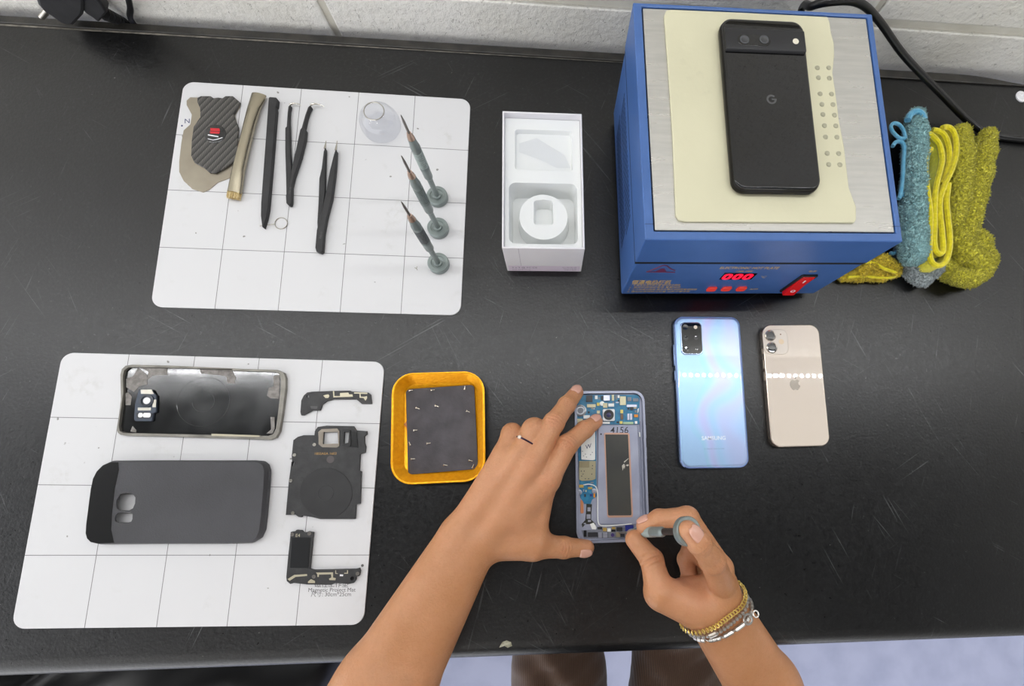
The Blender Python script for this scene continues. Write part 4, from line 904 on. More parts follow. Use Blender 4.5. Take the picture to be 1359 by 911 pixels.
# ================================================================= opened phone under repair
ph = thing('opened_phone', 'opened phone chassis with blue circuit board, held down by the hands', 'phone', (60.84, 171.4, 0), 0.0131)
MT_CHAS = M('lilac_grey_alloy', '#8f93a4', 0.36, 0.4, c2='#9a9eb0', vscale=25)
MT_CHAS2 = M('mid_frame', '#a2a6b8', 0.4, 0.3, c2='#9094a8', vscale=30)
MT_PCB = M('blue_pcb', '#17668f', 0.4, c2='#2480a8', vscale=220)
outl = rr(72.6, 150.9, 11, 8); inl = rr(68.0, 146.0, 9, 8)
mk('frame', ext(outl, 0.2, 6.6, [inl]), MT_CHAS, ph, smooth=40, bevel=1.2, seg=3)
mk('mid_plate', ext(rr(68.2, 146.2, 9, 8), 0.6, 2.4), MT_CHAS2, ph, smooth=20)
ZA = 9.592; ZBB = 6.508
def A_(l): return zoomed(l, ZA, 740, 505)
def B_(l): return zoomed(l, ZBB, 740, 590)
def chip(name, l, f, z0, z1, m_, par=None, bev=0.15): return mk(name, ext(tr(f(l), z1, ph), z0, z1), m_, par or ph, smooth=20, bevel=bev)
def bx_(x0, y0, x1, y1): return [(x0, y0), (x1, y0), (x1, y1), (x0, y1)]
for y0, y1 in ((26, 40), (5, 17)): mk('side_button', box(36.0, y0, 2.4, 37.1, y1, 4.8), MT_CHAS, ph, smooth=20, bevel=0.4)
board = chip('circuit_board', [(255,185),(1020,185),(1045,230),(1040,560),(490,565),(496,1480),(440,1520),(420,1575),(340,1575),(290,1490),(272,1200),(250,700),(235,480),(240,300)], A_, 2.4, 3.6, MT_PCB)
colr = {k: M('part_'+k, c_, r_, m_) for k, c_, r_, m_ in (('dark', '#26282d', .4, 0), ('cream', '#ddd8b4', .5, 0), ('white', '#eef0ee', .45, 0), ('silver', '#b4b6c4', .3, .7), ('beige', '#a79f83', .35, .6), ('grey', '#7b8088', .45, .2), ('yellow', '#e0cf70', .5, 0), ('brown', '#7a6148', .5, 0), ('orange', '#d98a1e', .5, 0), ('green', '#a9c3a0', .5, 0), ('gold', '#c7a85c', .35, .6), ('blue', '#1d2a7a', .4, 0), ('copper', '#cf8a62', .35, .6), ('black', '#111215', .3, 0))}
for x0, y0, x1, y1, c_, h_ in ((365,190,445,275,'dark',1.2),(375,305,485,345,'cream',1.2),(475,195,510,240,'white',1.0),(585,190,665,260,'silver',2.2),(555,200,580,250,'dark',1.5),(580,290,635,350,'beige',1.2),(645,295,720,335,'white',1.2),
    (690,185,720,260,'cream',1.0),(735,190,760,245,'grey',1.0),(765,190,790,225,'white',.9),(795,205,870,315,'cream',1.5),(890,215,940,265,'grey',1.3),(925,340,965,380,'dark',1.2),(800,375,835,420,'yellow',1.2),(803,428,835,500,'brown',1.0),
    (888,425,915,505,'silver',.9),(922,425,950,505,'silver',.9),(975,435,1025,470,'orange',1.6),(835,530,965,560,'green',1.0),(790,520,828,555,'yellow',1.0),(555,530,665,555,'white',1.2),(500,385,540,425,'beige',.7),(330,445,410,490,'white',1.0),(250,490,320,540,'cream',1.4),
    (960,230,1030,270,'grey',1.0),(880,310,1010,340,'silver',.8),(500,285,535,325,'yellow',1.0),(520,215,540,245,'grey',.8),(765,250,790,270,'dark',.6),(700,275,720,290,'grey',.5),(740,275,780,290,'silver',.5),(985,520,1015,555,'white',1.2),(385,395,410,420,'dark',.6),(750,525,780,545,'dark',.6),(890,350,915,372,'dark',.7),(970,345,1005,362,'beige',.6),(985,385,1010,410,'grey',.8),
    (455,355,475,370,'silver',.5),(430,350,448,366,'beige',.5)):
    chip('component', bx_(x0, y0, x1, y1), A_, 3.6, 3.6+h_, colr[c_], board, 0.12)
q = tr(A_([(650, 440)]), 6.5, ph)[0]
cm = chip('camera_module', [(585,365),(718,365),(730,378),(730,508),(718,520),(588,520),(575,508),(575,378)], A_, 3.4, 6.6, M('camera_shell', '#c3c4c6', .35, .5), ph, 0.4)
mk('lens_barrel', lathe([(5.3, 6.4), (5.3, 7.2), (4.6, 7.4), (3.0, 7.0), (2.2, 6.9), (0, 6.9)], 28, q[0], q[1]), MT_BLACKPL, cm)
mk('lens', lathe([(2.4, 6.95), (1.6, 7.25), (0, 7.35)], 20, q[0], q[1]), M('lens_violet', '#39395c', .08), cm)
q = tr(A_([(292, 385)]), 5, ph)[0]
fc = mk('sensor_ring', lathe([(6.0, 3.6), (6.0, 5.0), (4.6, 5.4), (4.2, 4.8), (0, 4.8)], 28, q[0], q[1]), M('sensor_grey', '#a9adb3', .35, .6), ph)
mk('sensor', lathe([(3.0, 4.8), (3.0, 5.1), (0, 5.2)], 20, q[0], q[1]), colr['grey'], fc)
q = tr(A_([(567, 295)]), 5, ph)[0]; mk('screw_boss', lathe([(2.4, 3.6), (2.4, 4.6), (1.2, 4.7), (1.0, 4.2), (0, 4.2)], 18, q[0], q[1]), colr['white'], board)
# shields and lower board
sh1 = chip('shield_can', [(200,-95),(325,-110),(325,132),(305,138),(205,132)], B_, 3.6, 5.0, colr['white'])
sh2 = chip('shield_can', [(185,145),(330,145),(328,300),(300,312),(210,318),(185,305)], B_, 3.6, 5.0, colr['beige'])
chip('shield_patch', bx_(188, 148, 275, 200), B_, 5.0, 5.2, M('patch_dark', '#8d8468', .4, .5), sh2)
for u, v in ((205,232),(230,232),(220,258),(208,275),(295,258),(300,210),(240,298),(268,298),(302,185)):
    q = tr(B_([(u, v)]), 5.1, ph)[0]; mk('shield_hole', lathe([(0.55, 5.0), (0.55, 5.06), (0, 5.06)], 8, q[0], q[1]), colr['dark'], sh2)
for u, v in ((215,60),(240,85),(285,90),(250,110),(300,70),(225,100)):
    q = tr(B_([(u, v)]), 5.1, ph)[0]; mk('shield_hole', lathe([(0.5, 5.0), (0.5, 5.06), (0, 5.06)], 8, q[0], q[1]), colr['grey'], sh1)
q = tr(B_([(262, 22)]), 5.2, ph)[0]; text('pen_mark', 'W', 6, MT_PEN, sh1, (q[0], q[1], 5.0), rot=(0, 0, 0.3), shear=0.3)
for x0, y0, x1, y1, c_, h_ in ((185,350,225,375,'gold',1.0),(262,370,300,388,'gold',1.0),(220,390,230,410,'silver',.7),(240,395,250,412,'cream',.7),(310,425,325,460,'orange',1.2),(230,430,245,455,'dark',.8),(280,430,300,450,'blue',.6),(255,345,285,360,'blue',.5),(285,325,310,338,'grey',.5)):
    chip('component', bx_(x0, y0, x1, y1), B_, 3.6, 3.6+h_, colr[c_], board, 0.12)
for u, v in ((190, 415), (318, 405)):
    q = tr(B_([(u, v)]), 5, ph)[0]; mk('screw_boss', lathe([(2.6, 3.6), (2.6, 4.4), (1.3, 4.5), (1.1, 4.0), (0, 4.0)], 18, q[0], q[1]), colr['silver'], board)
chip('copper_pad', [(198,482),(222,482),(226,585),(222,597),(202,597),(197,585)], B_, 2.4, 2.8, colr['copper'])
fx_ = chip('flex_cable', [(250,515),(298,518),(292,590),(290,650),(330,690),(320,705),(275,690),(240,690),(215,720),(208,690),(240,655),(246,590)], B_, 2.4, 3.2, M('flex_dark', '#2a2a22', .35))
for x0, y0, x1, y1 in ((258,545,285,580),(250,605,285,645),(262,655,288,672),(225,680,245,692)): chip('flex_pad', bx_(x0, y0, x1, y1), B_, 3.2, 3.45, colr['silver'], fx_)
chip('paper_tag', [(278,690),(312,678),(337,718),(330,738),(298,735)], B_, 3.2, 3.6, colr['white'])
lb = chip('lower_board', [(205,745),(360,735),(660,715),(680,740),(680,800),(560,812),(230,815)], B_, 2.4, 3.2, M('lower_board_grey', '#7c7f8a', .45, .3))
for x0, y0, x1, y1, c_, h_ in ((262,762,348,800,'dark',1.6),(352,765,382,810,'silver',1.4),(394,765,430,810,'silver',1.4),(440,760,492,805,'grey',1.2),(505,760,540,802,'beige',1.4),(392,722,424,752,'gold',1.6),(430,728,460,756,'white',1.0),(585,700,655,752,'blue',1.5),(545,755,580,800,'dark',1.0),(470,715,500,735,'gold',.8),(510,718,560,750,'dark',1.2),(465,738,500,755,'black',1.0),(225,745,250,800,'black',1.0),(345,715,385,735,'dark',.8),(575,760,620,800,'silver',.9)):
    chip('component', bx_(x0, y0, x1, y1), B_, 2.8, 3.2+h_, colr[c_], lb, 0.12)
q = tr(B_([(476, 785)]), 5, ph)[0]; mk('ink_dot', lathe([(1.8, 4.4), (1.8, 4.5), (0, 4.5)], 14, q[0], q[1]), M('purple_ink', '#3a2a6a', .5), lb)
# battery well, display back
bw = chip('battery_well', [(350,-165),(690,-165),(712,300),(715,690),(690,690),(355,690),(345,640)], B_, 2.4, 4.6, MT_CHAS2, ph, 0.5)
cp = chip('copper_edge', [(400,-92),(412,-100),(610,-98),(622,-88),(652,612),(645,630),(440,635),(428,620)], B_, 4.6, 4.8, M('copper_rim', '#bd9580', .4, .4), bw, 0)
chip('display_back', [(412,-85),(608,-84),(638,600),(634,614),(442,616),(436,606)], B_, 4.7, 4.95, M('display_film', '#3c3d3c', .25, c2='#454541', vscale=30), bw, 0)
MT_SHARD = M('shard', '#bdb9ae', .3)
for l in ([(556,185),(572,168),(580,175),(562,228)], [(590,178),(612,172),(615,186),(598,190)], [(572,190),(585,180),(578,215)], [(566,100),(572,98),(560,165),(556,160)], [(572,150),(612,120),(614,124),(576,160)]):
    chip('crack', l, B_, 4.95, 5.02, MT_SHARD if l[0][0] != 566 else colr['black'], bw, 0)
q = tr(A_([(785, 640)]), 4.6, ph)[0]; text('pen_mark', '4156', 9.5, M('black_marker', '#20202a', .5), bw, (q[0], q[1], 4.6), shear=0.1, depth=0.08, sx=1.0, bold=0.05)
q = tr(A_([(553, 686)]), 4.6, ph)[0]; mk('pin_hole', lathe([(0.9, 4.6), (0.9, 4.68), (0, 4.68)], 10, q[0], q[1]), colr['dark'], bw)
cab = [loc_of(ph, at(*p_, 4.4)) for p_ in smoothpath(B_([(222,352),(270,345),(318,358),(338,385),(346,440),(346,600),(352,675),(380,703),(480,702),(640,688)]), 4)]
mk('antenna_cable', tube(cab, 0.55, 6), colr['white'], ph)
mk('side_rail', box(31.2, -66, 2.4, 32.2, 44, 5.4), MT_CHAS, ph, smooth=0, bevel=0.2)
for l in ([(1040,660),(1052,660),(1054,720),(1042,720)], [(1020,365),(1034,355),(1030,400),(1020,420)]): chip('side_contact', l, A_, 3.4, 5.6, colr['white'])
# ================================================================= hot plate power cord
pc0 = hp.matrix_basis @ Vector((0.085, d2*S, 0.04))
cord = thing('power_cable', 'thick black power cord looping from behind the hot plate to the right', 'cable', tuple(at(1310, 176, 0)))
pts = [np.array([HX+75, HY+d2+3, 38]), at(1062, 18, 70), at(1078, 8, 96), at(1105, 2, 104), at(1140, 4, 98), at(1166, 27, 80), at(1200, 74, 52), at(1246, 122, 26), at(1285, 161, 8), at(1312, 178, 3.9), at(1359, 185.5, 3.9), at(1440, 190, 3.9), np.array([800, 560, 3.9]), np.array([930, 575, 3.9]), np.array([994, 578, 4.2]), np.array([1006, 579, -4]), np.array([1007, 580, -60]), np.array([1008, 585, -400])]
pts[1][1] = max(pts[1][1], HY+d2+8)
mk('cord', tube(smoothpath([loc_of(cord, p_) for p_ in pts], 8), 3.6, 12), MT_CABLE, cord)

# ================================================================= towels
def terry(name, c1, c2):
    m = M(name, c1, 0.95, c2=c2, vscale=260, vlo=.35, vhi=.65, bump=0.9, bscale=650, sheen=0.4)
    return m
MT_OLIVE = terry('olive_terry', '#efe84e', '#dcd53e'); MT_TEAL = terry('teal_terry', '#a9dade', '#c2ecec')
MT_YEL = terry('yellow_hem', '#e6d80f', '#cdbf08'); MT_SKY = terry('sky_hem', '#4f9fc4', '#6fb4d2'); MT_YTER = terry('yellow_terry', '#ffe648', '#f0d838')
MT_GREYT = terry('grey_teal_terry', '#c4d0d2', '#d0dadc')
ZW = 3.5
def ZWp(l): return zoomed(l, ZW, 1100, 130)
def towel(root, name, chains, mat, res=1.6, k=5, amp=0.55):
    allp = np.array([p_ for ch in chains for p_ in ch[0]]); mr = max(max(ch[1]) for ch in chains)+8
    F = Field(allp.min(0)-mr, allp.max(0)+mr, res); D = F.new()
    for P, R_ in chains:
        for i in range(len(P)-1): F.cone(D, P[i], P[i+1], R_[i], R_[i+1], k)
    V, Fc = surfnet(D, F.lo, res, 2)
    V = V+rng.normal(0, amp, V.shape); V[:, 2] = np.maximum(V[:, 2], 0.2)
    org = np.array(root.location)/S
    o = mkfast(name, V-org, Fc, mat, root)
    # looped terry pile standing on the cloth
    N = np.cross(V[Fc[:, 1]]-V[Fc[:, 0]], V[Fc[:, 2]]-V[Fc[:, 0]]); N /= np.linalg.norm(N, axis=1)[:, None]+1e-9
    C_ = V[Fc].mean(1); keep = C_[:, 2] > 3; C_ = np.repeat(C_[keep], 4, 0); N = np.repeat(N[keep], 4, 0); m_ = len(C_)
    C_ = C_+rng.normal(0, .55, C_.shape); D_ = N+rng.normal(0, .35, N.shape); T = rng.normal(0, 1, N.shape); T -= (T*N).sum(1)[:, None]*N; T /= np.linalg.norm(T, axis=1)[:, None]
    B_2 = np.cross(N, T); w_ = 0.42
    Q = np.stack([C_+T*w_, C_+B_2*w_, C_-T*w_, C_-B_2*w_, C_+D_*1.5+T*w_*.7, C_+D_*1.5-T*w_*.7], 1).reshape(-1, 3)-org
    b0 = (np.arange(m_)*6)[:, None]
    FF = np.concatenate([b0+np.array([[0, 1, 5, 4]]), b0+np.array([[1, 2, 5, 5]])[:, :4]*1, b0+np.array([[2, 3, 4, 5]])])
    FF = np.concatenate([b0+np.array([[0, 1, 5, 4]]), b0+np.array([[2, 3, 4, 5]])])
    p_ = mkfast('pile', Q, FF, mat, o); p_['kind'] = 'stuff'
    return o
def ch(l, z, r): 
    if not hasattr(z, '__len__'): z = [z]*len(l)
    if not hasattr(r, '__len__'): r = [r]*len(l)
    return [at(u, v, zz) for (u, v), zz in zip(ZWp(l), z)], r
tt = thing('teal_towel', 'rolled teal microfibre towel with sky blue hem beside the hot plate', 'towel', tuple(at(1214, 260, 0)))
tc_ = []
for z in (13, 30): tc_.append(ch([(402,90),(402,170),(400,260),(394,400),(390,520),(388,640),(394,720)], z, [8.5, 10.5, 10.8, 10.8, 11.3, 12.5, 13]))
towel(tt, 'cloth', tc_, MT_TEAL)
towel(tt, 'cloth_end', [ch([(385,700),(420,780),(432,830)], 14, [14, 13, 8]), ch([(440,720),(470,790),(440,840)], 12, [12, 11, 7]), ch([(360,730),(400,800),(430,845)], 10, [12, 10, 6])], MT_GREYT)
def hem(root, l, z, r, mat): return mk('hem', tube(smoothpath([loc_of(root, p_) for p_ in ch(l, z, 1)[0]], 6), r, 8), mat, root)
hem(tt, [(366,104),(380,76),(405,64),(430,76),(442,104)], 38, 3.4, MT_SKY)
hem(tt, [(352,190),(325,185),(298,160),(288,135),(300,118),(325,124),(345,150),(356,190)], 34, 1.9, MT_SKY)
hem(tt, [(296,225),(312,205),(338,206),(350,235),(346,300),(342,380),(334,440),(325,470)], 32, 2.2, MT_SKY)
hem(tt, [(350,215),(362,300),(358,400),(340,465)], 29, 2.2, MT_SKY)
hem(tt, [(285,722),(305,722),(330,700)], 14, 2.4, MT_SKY)

ty = thing('olive_yellow_towel', 'folded olive terry towel with bright yellow hem, right of the teal towel', 'towel', tuple(at(1262, 260, 0)))
towel(ty, 'cloth', [ch([(610,165),(612,260),(608,380),(598,480),(580,560)], z, [9, 11, 11, 10, 9]) for z in (12, 30)]
    + [ch([(735,178),(712,260),(690,360),(668,470),(655,560),(650,620)], z, [8, 11, 12, 11, 9, 8]) for z in (12, 28)]
    + [ch([(580,560),(600,660),(640,740),(690,770),(700,800),(660,840),(610,830)], z, [9, 10, 11, 12, 10, 8, 8]) for z in (10, 22)]
    + [ch([(650,620),(690,680),(715,760),(690,820)], 18, [9, 11, 11, 8]), ch([(520,780),(560,810),(620,840)], 11, [9, 9, 8]), ch([(640,660),(660,720)], 20, [8, 9])], MT_OLIVE)
folds = [[(440,160),(474,174),(510,215),(525,280),(518,330),(500,400),(490,480),(490,600),(488,680),(500,718),(520,724),(530,700),(524,620),(515,540),(516,470),(540,400),(572,330),(590,260),(588,190),(570,148),(545,136),(525,140)],
         [(474,238),(452,262),(446,330),(456,430),(470,540),(468,640),(466,720),(478,766),(510,780),(540,762),(558,710),(560,640),(552,560),(546,480),(555,400)],
         [(480,150),(520,160),(548,200),(560,270),(548,340),(528,400)]]
for i, l in enumerate(folds):
    P = smoothpath([loc_of(ty, p_) for p_ in ch(l, 37 if i != 2 else 34, 1)[0]], 4)
    mk('fold', join(tube([p_*np.array([1, 1, 0])+np.array([0, 0, 20]) for p_ in P], 2.3, 8, flat=7.0)), MT_OLIVE, ty)
    mk('hem', tube([p_+np.array([0, 0, 0]) for p_ in P], 3.0, 8), MT_YEL, ty)
tz = thing('yellow_cloth', 'small folded yellow cloth at the right front corner of the hot plate', 'towel', tuple(at(1150, 352, 0)))
towel(tz, 'cloth', [ch([(60,835),(140,825),(240,825),(300,805)], 5, [4, 6, 6, 5]), ch([(150,800),(220,780),(290,790),(310,810)], 9, [5, 7, 7, 5]), ch([(180,780),(250,755),(300,790)], 13, [4, 5, 4])], MT_YTER)
hem(tz, [(170,765),(215,768),(250,790),(310,812)], 17, 1.8, MT_YEL); hem(tz, [(235,745),(265,770),(300,800),(325,800),(310,825),(270,836),(140,830),(85,834)], 10, 1.8, MT_YEL)

# ================================================================= black bag under the bench front
bagc = at(330, 905, -180)
bag = thing('black_bag', 'black crumpled bag below the bench front at lower left', 'bag', (-720, -240, FLOOR_Z))
F = Field((-1180, -560, FLOOR_Z), (-180, 20, 0), 9.0); D = F.new()
F.ell(D, (-760, -230, FLOOR_Z+270), (300, 210, 290), 0); F.ell(D, (-440, -130, FLOOR_Z+520), (140, 105, 130), 60); F.ell(D, (-700, -170, FLOOR_Z+540), (260, 140, 150), 60); F.cone(D, (-560, -200, FLOOR_Z+380), (-440, -130, FLOOR_Z+500), 150, 90, 60)
V, Fc = surfnet(D, F.lo, 9.0, 3)
th = np.arctan2(V[:, 1]+240, V[:, 0]+720); zz = V[:, 2]-FLOOR_Z
wr = 9*np.sin(9*th+0.012*zz)+6*np.sin(17*th-0.02*zz+1.3)+5*np.sin(31*th+0.03*zz)
nrm = np.c_[V[:, 0]+720, (V[:, 1]+240)*1.5, np.zeros(len(V))]; nrm /= np.linalg.norm(nrm, axis=1)[:, None]+1e-6
V = V+nrm*wr[:, None]; V[:, 2] = np.maximum(V[:, 2], FLOOR_Z+0.5); V[:, 1] = np.minimum(V[:, 1], -16)
mkfast('sack', V-np.array([-720, -240, FLOOR_Z]), Fc, M('black_nylon_sack', '#131314', 0.38, c2='#1b1b1c', vscale=20), bag)
# ================================================================= the person: arms and hands
def skin_material():
    m = M('skin', '#c98d63', 0.46, sss=0.2, spec=0.45)
    nt = m.node_tree; b = nt.nodes['Principled BSDF']; tc = nt.nodes.new('ShaderNodeTexCoord'); v = tc.outputs['Object']
    at_ = nt.nodes.new('ShaderNodeAttribute'); at_.attribute_name = 'tint'; sp = nt.nodes.new('ShaderNodeSeparateColor'); nt.links.new(at_.outputs['Color'], sp.inputs[0])
    base = mixc(nt, ramp_noise(nt, v, 28, 0.3, 0.7, 5), lin('#c48d66'), lin('#b57e53'))
    base = mixc(nt, math_(nt, 'MULTIPLY', ramp_noise(nt, v, 420, 0.5, 0.8, 3), 0.18), base, lin('#9a5d36'))
    base = mixc(nt, math_(nt, 'MULTIPLY', sp.outputs[0], 0.6), base, lin('#b9724f'))       # knuckles
    base = mixc(nt, math_(nt, 'MULTIPLY', sp.outputs[1], 0.8), base, lin('#dca385'))       # fingertips and palm
    base = mixc(nt, math_(nt, 'MULTIPLY', sp.outputs[2], 0.7), base, lin('#7d5a38'))       # marks on the forearm
    nt.links.new(base, b.inputs['Base Color'])
    wv = nt.nodes.new('ShaderNodeTexVoronoi'); wv.inputs['Scale'].default_value = 330; wv.feature = 'DISTANCE_TO_EDGE'; nt.links.new(v, wv.inputs['Vector'])
    hgt = math_(nt, 'MULTIPLY', math_(nt, 'MINIMUM', wv.outputs[0], 0.25), math_(nt, 'MULTIPLY_ADD', sp.outputs[0], 2.0, 0.6))
    bp = nt.nodes.new('ShaderNodeBump'); bp.inputs['Strength'].default_value = 0.5; bp.inputs['Distance'].default_value = 0.0012
    nt.links.new(hgt, bp.inputs['Height']); nt.links.new(bp.outputs[0], b.inputs['Normal'])
    return m
MT_SKIN = skin_material()
MT_NAIL = M('nail', '#d8a693', 0.25, coat=0.4)
MT_SHIRT = M('dark_cotton', '#1b1b1e', 0.9, c2='#232326', vscale=80, bump=0.3)
MT_HAIR = M('dark_hair', '#15110e', 0.5, c2='#221a14', vscale=300, stretch=(1, 1, 0.1), bump=0.6, bscale=400)
def cord_mat():
    m = M('brown_corduroy', '#3a2b22', 0.9, sheen=0.3)
    nt = m.node_tree; b = nt.nodes['Principled BSDF']; tc = nt.nodes.new('ShaderNodeTexCoord')
    w1 = nt.nodes.new('ShaderNodeTexWave'); w1.inputs['Scale'].default_value = 120; w1.bands_direction = 'X'; nt.links.new(tc.outputs['Object'], w1.inputs[0])
    c = mixc(nt, w1.outputs['Fac'], lin('#463225'), lin('#563e2e')); nt.links.new(c, b.inputs['Base Color'])
    bp = nt.nodes.new('ShaderNodeBump'); bp.inputs['Strength'].default_value = 0.4; bp.inputs['Distance'].default_value = 0.001
    nt.links.new(w1.outputs['Fac'], bp.inputs['Height']); nt.links.new(bp.outputs[0], b.inputs['Normal']); return m
MT_CORD = cord_mat()
def W(l): return [np.array(at(u, v, z)) for u, v, z in l]

def arm_field(palm, fingers, forearm, lo, hi, res, ks=(7.0,)*5):
    F = Field(lo, hi, res); P = F.new()
    for a, b2, r1, r2, k in forearm+palm: F.cone(P, a, b2, r1, r2, k)
    D = P.copy()
    for ch_, kk in zip(fingers, ks):
        Q = F.new()
        for i in range(len(ch_)-1): F.cone(Q, ch_[i][0], ch_[i+1][0], ch_[i][1], ch_[i+1][1], 2.5)
        # knuckle bulges
        for i in range(1, len(ch_)-1): F.ell(Q, ch_[i][0], np.array([1, 1, 1])*(ch_[i][1]*1.03), 2.0)
        D = smin(D, smin(P, Q, kk), 0.9)
    return F, D
# ---- left hand, back of the hand up
lw = W([(610, 711, 36), (634, 722, 35)]); le = W([(496, 903, 52), (529, 921, 52)]); le2 = W([(408, 1040, 60), (430, 1055, 60)])
Lf = dict(index=([(727,637,41),(753,590.5,37),(776,570.5,25),(791,560,16)], [11, 9.6, 8.4, 6.9]),
          middle=([(706,618,45),(735,561.5,39),(752,538,26),(765,521.5,13)], [11, 9.8, 8.5, 7.2]),
          ring=([(688,608,42),(709,571.5,38),(709,590,19),(701,603,12)], [10.6, 11.4, 9.0, 7.5]),
          pinky=([(668,605,35),(679.5,576,31),(680,592,16),(676,604,10)], [9.8, 9.7, 8.0, 6.8]),
          thumb=([(660,714,30),(708,724,25),(748,727,16),(778,727.5,12)], [14, 12.2, 9.8, 7.8]))
Lfing = [list(zip(W(p_), r_)) for p_, r_ in Lf.values()]
lp_ = W([(727,637,41),(706,618,45),(688,607,43),(668,603,36),(708,724,25),(722,655,34),(712,712,26),(690,690,30),(700,660,34)])
Lpalm = [(lw[1], lp_[0], 15, 10.5, 8), (lw[1], lp_[1], 14, 10.5, 6), (lw[0], lp_[2], 14, 10.2, 6), (lw[0], lp_[3], 14, 9.6, 8), (lw[1]+np.array([8, 0, -4]), lp_[4], 16, 12, 9), (lp_[5], lp_[6], 9, 8.5, 9), (lp_[7], lp_[8], 13, 12, 9), (lp_[7], lp_[6], 12, 9, 9),
         (lw[0]+np.array([0, 0, -8]), (lp_[1]+lp_[2])/2+np.array([0, 0, -9]), 12, 11, 8), (lw[1]+np.array([0, 0, -8]), (lp_[0]+lp_[1])/2+np.array([0, 0, -10]), 12, 11, 8)]
Lfore = [(lw[0], le[0], 18, 26.5, 12), (lw[1], le[1], 17.5, 26.5, 12), (le[0], le2[0], 26.5, 33, 12), (le[1], le2[1], 26.5, 33, 12)]
allp = np.array([p_ for f_ in Lfing for p_, _ in f_]+list(lw)+list(le))
lo = allp.min(0)-34; hi = allp.max(0)+20; lo[2] = 0; hi[2] = 100; lo[1] = min(le[0][1], le[1][1])-45
FL, DL = arm_field(Lpalm, Lfing, Lfore, lo, hi, 1.0, (6, 6, 4.5, 4.5, 8))
VL, FcL = surfnet(DL, FL.lo, FL.res, 2)
# ---- right hand, thumb side up, gripping the screwdriver
rw = W([(931, 806, 52), (955, 792, 53)]); re = W([(1000, 917, 24), (1023, 903, 24)]); re2 = W([(1080, 1050, -10), (1105, 1035, -10)])
Rf = dict(index=([(958,776,68),(945,744,103),(928,721,119),(913,704,121)], [11, 10, 8.7, 7.4]),
          middle=([(955,754,62),(912,688,68),(875,690,62),(855,698,57)], [11, 9.8, 8.7, 7.2]),
          ring=([(960,770,46),(920,724,46),(911,743,36),(915,768,36)], [10.5, 9.2, 8, 7]),
          pinky=([(955,786,34),(925,750,28),(914,768,24),(918,786,26)], [9.5, 8.4, 7.2, 6.2]),
          thumb=([(918,806,60),(875,785,62),(865,744,58),(842,716,53)], [15, 12.4, 9.9, 8.3]))
Rfing = [list(zip(W(p_), r_)) for p_, r_ in Rf.values()]
rp = W([(958,776,66),(955,754,60),(960,770,46),(955,786,34),(880,790,60),(905,788,48),(938,784,50),(910,786,38),(945,790,38)])
Rpalm = [(rw[1], rp[0], 14, 10.5, 7), (rw[1], rp[1], 14, 11, 7), (rw[1], rp[2], 14, 10.5, 7), (rw[0], rp[3], 14, 9.5, 8), (rw[0]+np.array([0, 0, 4]), rp[4], 16, 13, 9), (rp[5], rp[6], 12, 12, 8), (rp[7], rp[8], 11, 11, 8)]
Rfore = [(rw[0], re[0], 17.5, 22.5, 12), (rw[1], re[1], 17.5, 22.5, 12), (re[0], re2[0], 22.5, 30, 12), (re[1], re2[1], 22.5, 30, 12)]
allp = np.array([p_ for f_ in Rfing for p_, _ in f_]+list(rw)+list(re))
lo = allp.min(0)-28; hi = allp.max(0)+26; lo[2] = -20; lo[1] = min(re[0][1], re[1][1])-40
FR, DR = arm_field(Rpalm, Rfing, Rfore, lo, hi, 1.0, (2.5, 5, 3, 3, 8))
VR, FcR = surfnet(DR, FR.lo, FR.res, 2)
# ---- rest of the body, coarser (outside the frame)
PX = 100.0
shL = np.array([PX-175, -300, 235]); shR = np.array([PX+175, -300, 235])
elL = np.array([-178, -108, 62.0]); elR = np.array([262, -118, -6.0])
FB = Field((PX-330, -470, -330), (PX+330, 10, 640), 7.0); DB = FB.new()
FB.cone(DB, elL+np.array([0, -4, 0]), (le[0]+le[1])/2+np.array([-6, -14, 0]), 31, 29, 10); FB.cone(DB, elL, shL, 33, 50, 15)
FB.cone(DB, elR, (re[0]+re[1])/2+np.array([4, -12, -2]), 30, 27, 10); FB.cone(DB, elR, shR, 32, 50, 15)
FB.cone(DB, (PX, -330, -220), (PX, -320, 60), 110, 105, 40); FB.cone(DB, (PX-90, -320, 200), (PX+90, -320, 200), 70, 70, 40); FB.cone(DB, (PX, -330, 40), (PX, -315, 200), 110, 90, 50)
FB.cone(DB, (PX, -305, 250), (PX, -255, 340), 56, 52, 25)
HC = np.array([PX, -215, 420])
FB.ell(DB, HC+np.array([0, 0, 20]), (74, 92, 98), 10); FB.ell(DB, HC+np.array([0, 38, -46]), (54, 52, 62), 20)
FB.ell(DB, HC+np.array([0, 96, -12]), (12, 14, 18), 8); FB.cone(DB, HC+np.array([0, 86, 20]), HC+np.array([0, 100, -14]), 8, 10, 8)
for sx in (-1, 1): FB.ell(DB, HC+np.array([sx*76, -4, -4]), (9, 20, 30), 4); FB.ell(DB, HC+np.array([sx*30, 96, 22]), (16, 12, 9), 6, sub=True)
FB.cone(DB, HC+np.array([-16, 92, -50]), HC+np.array([16, 92, -50]), 6, 6, 4)
VB, FcB = surfnet(DB, FB.lo, FB.res, 2)
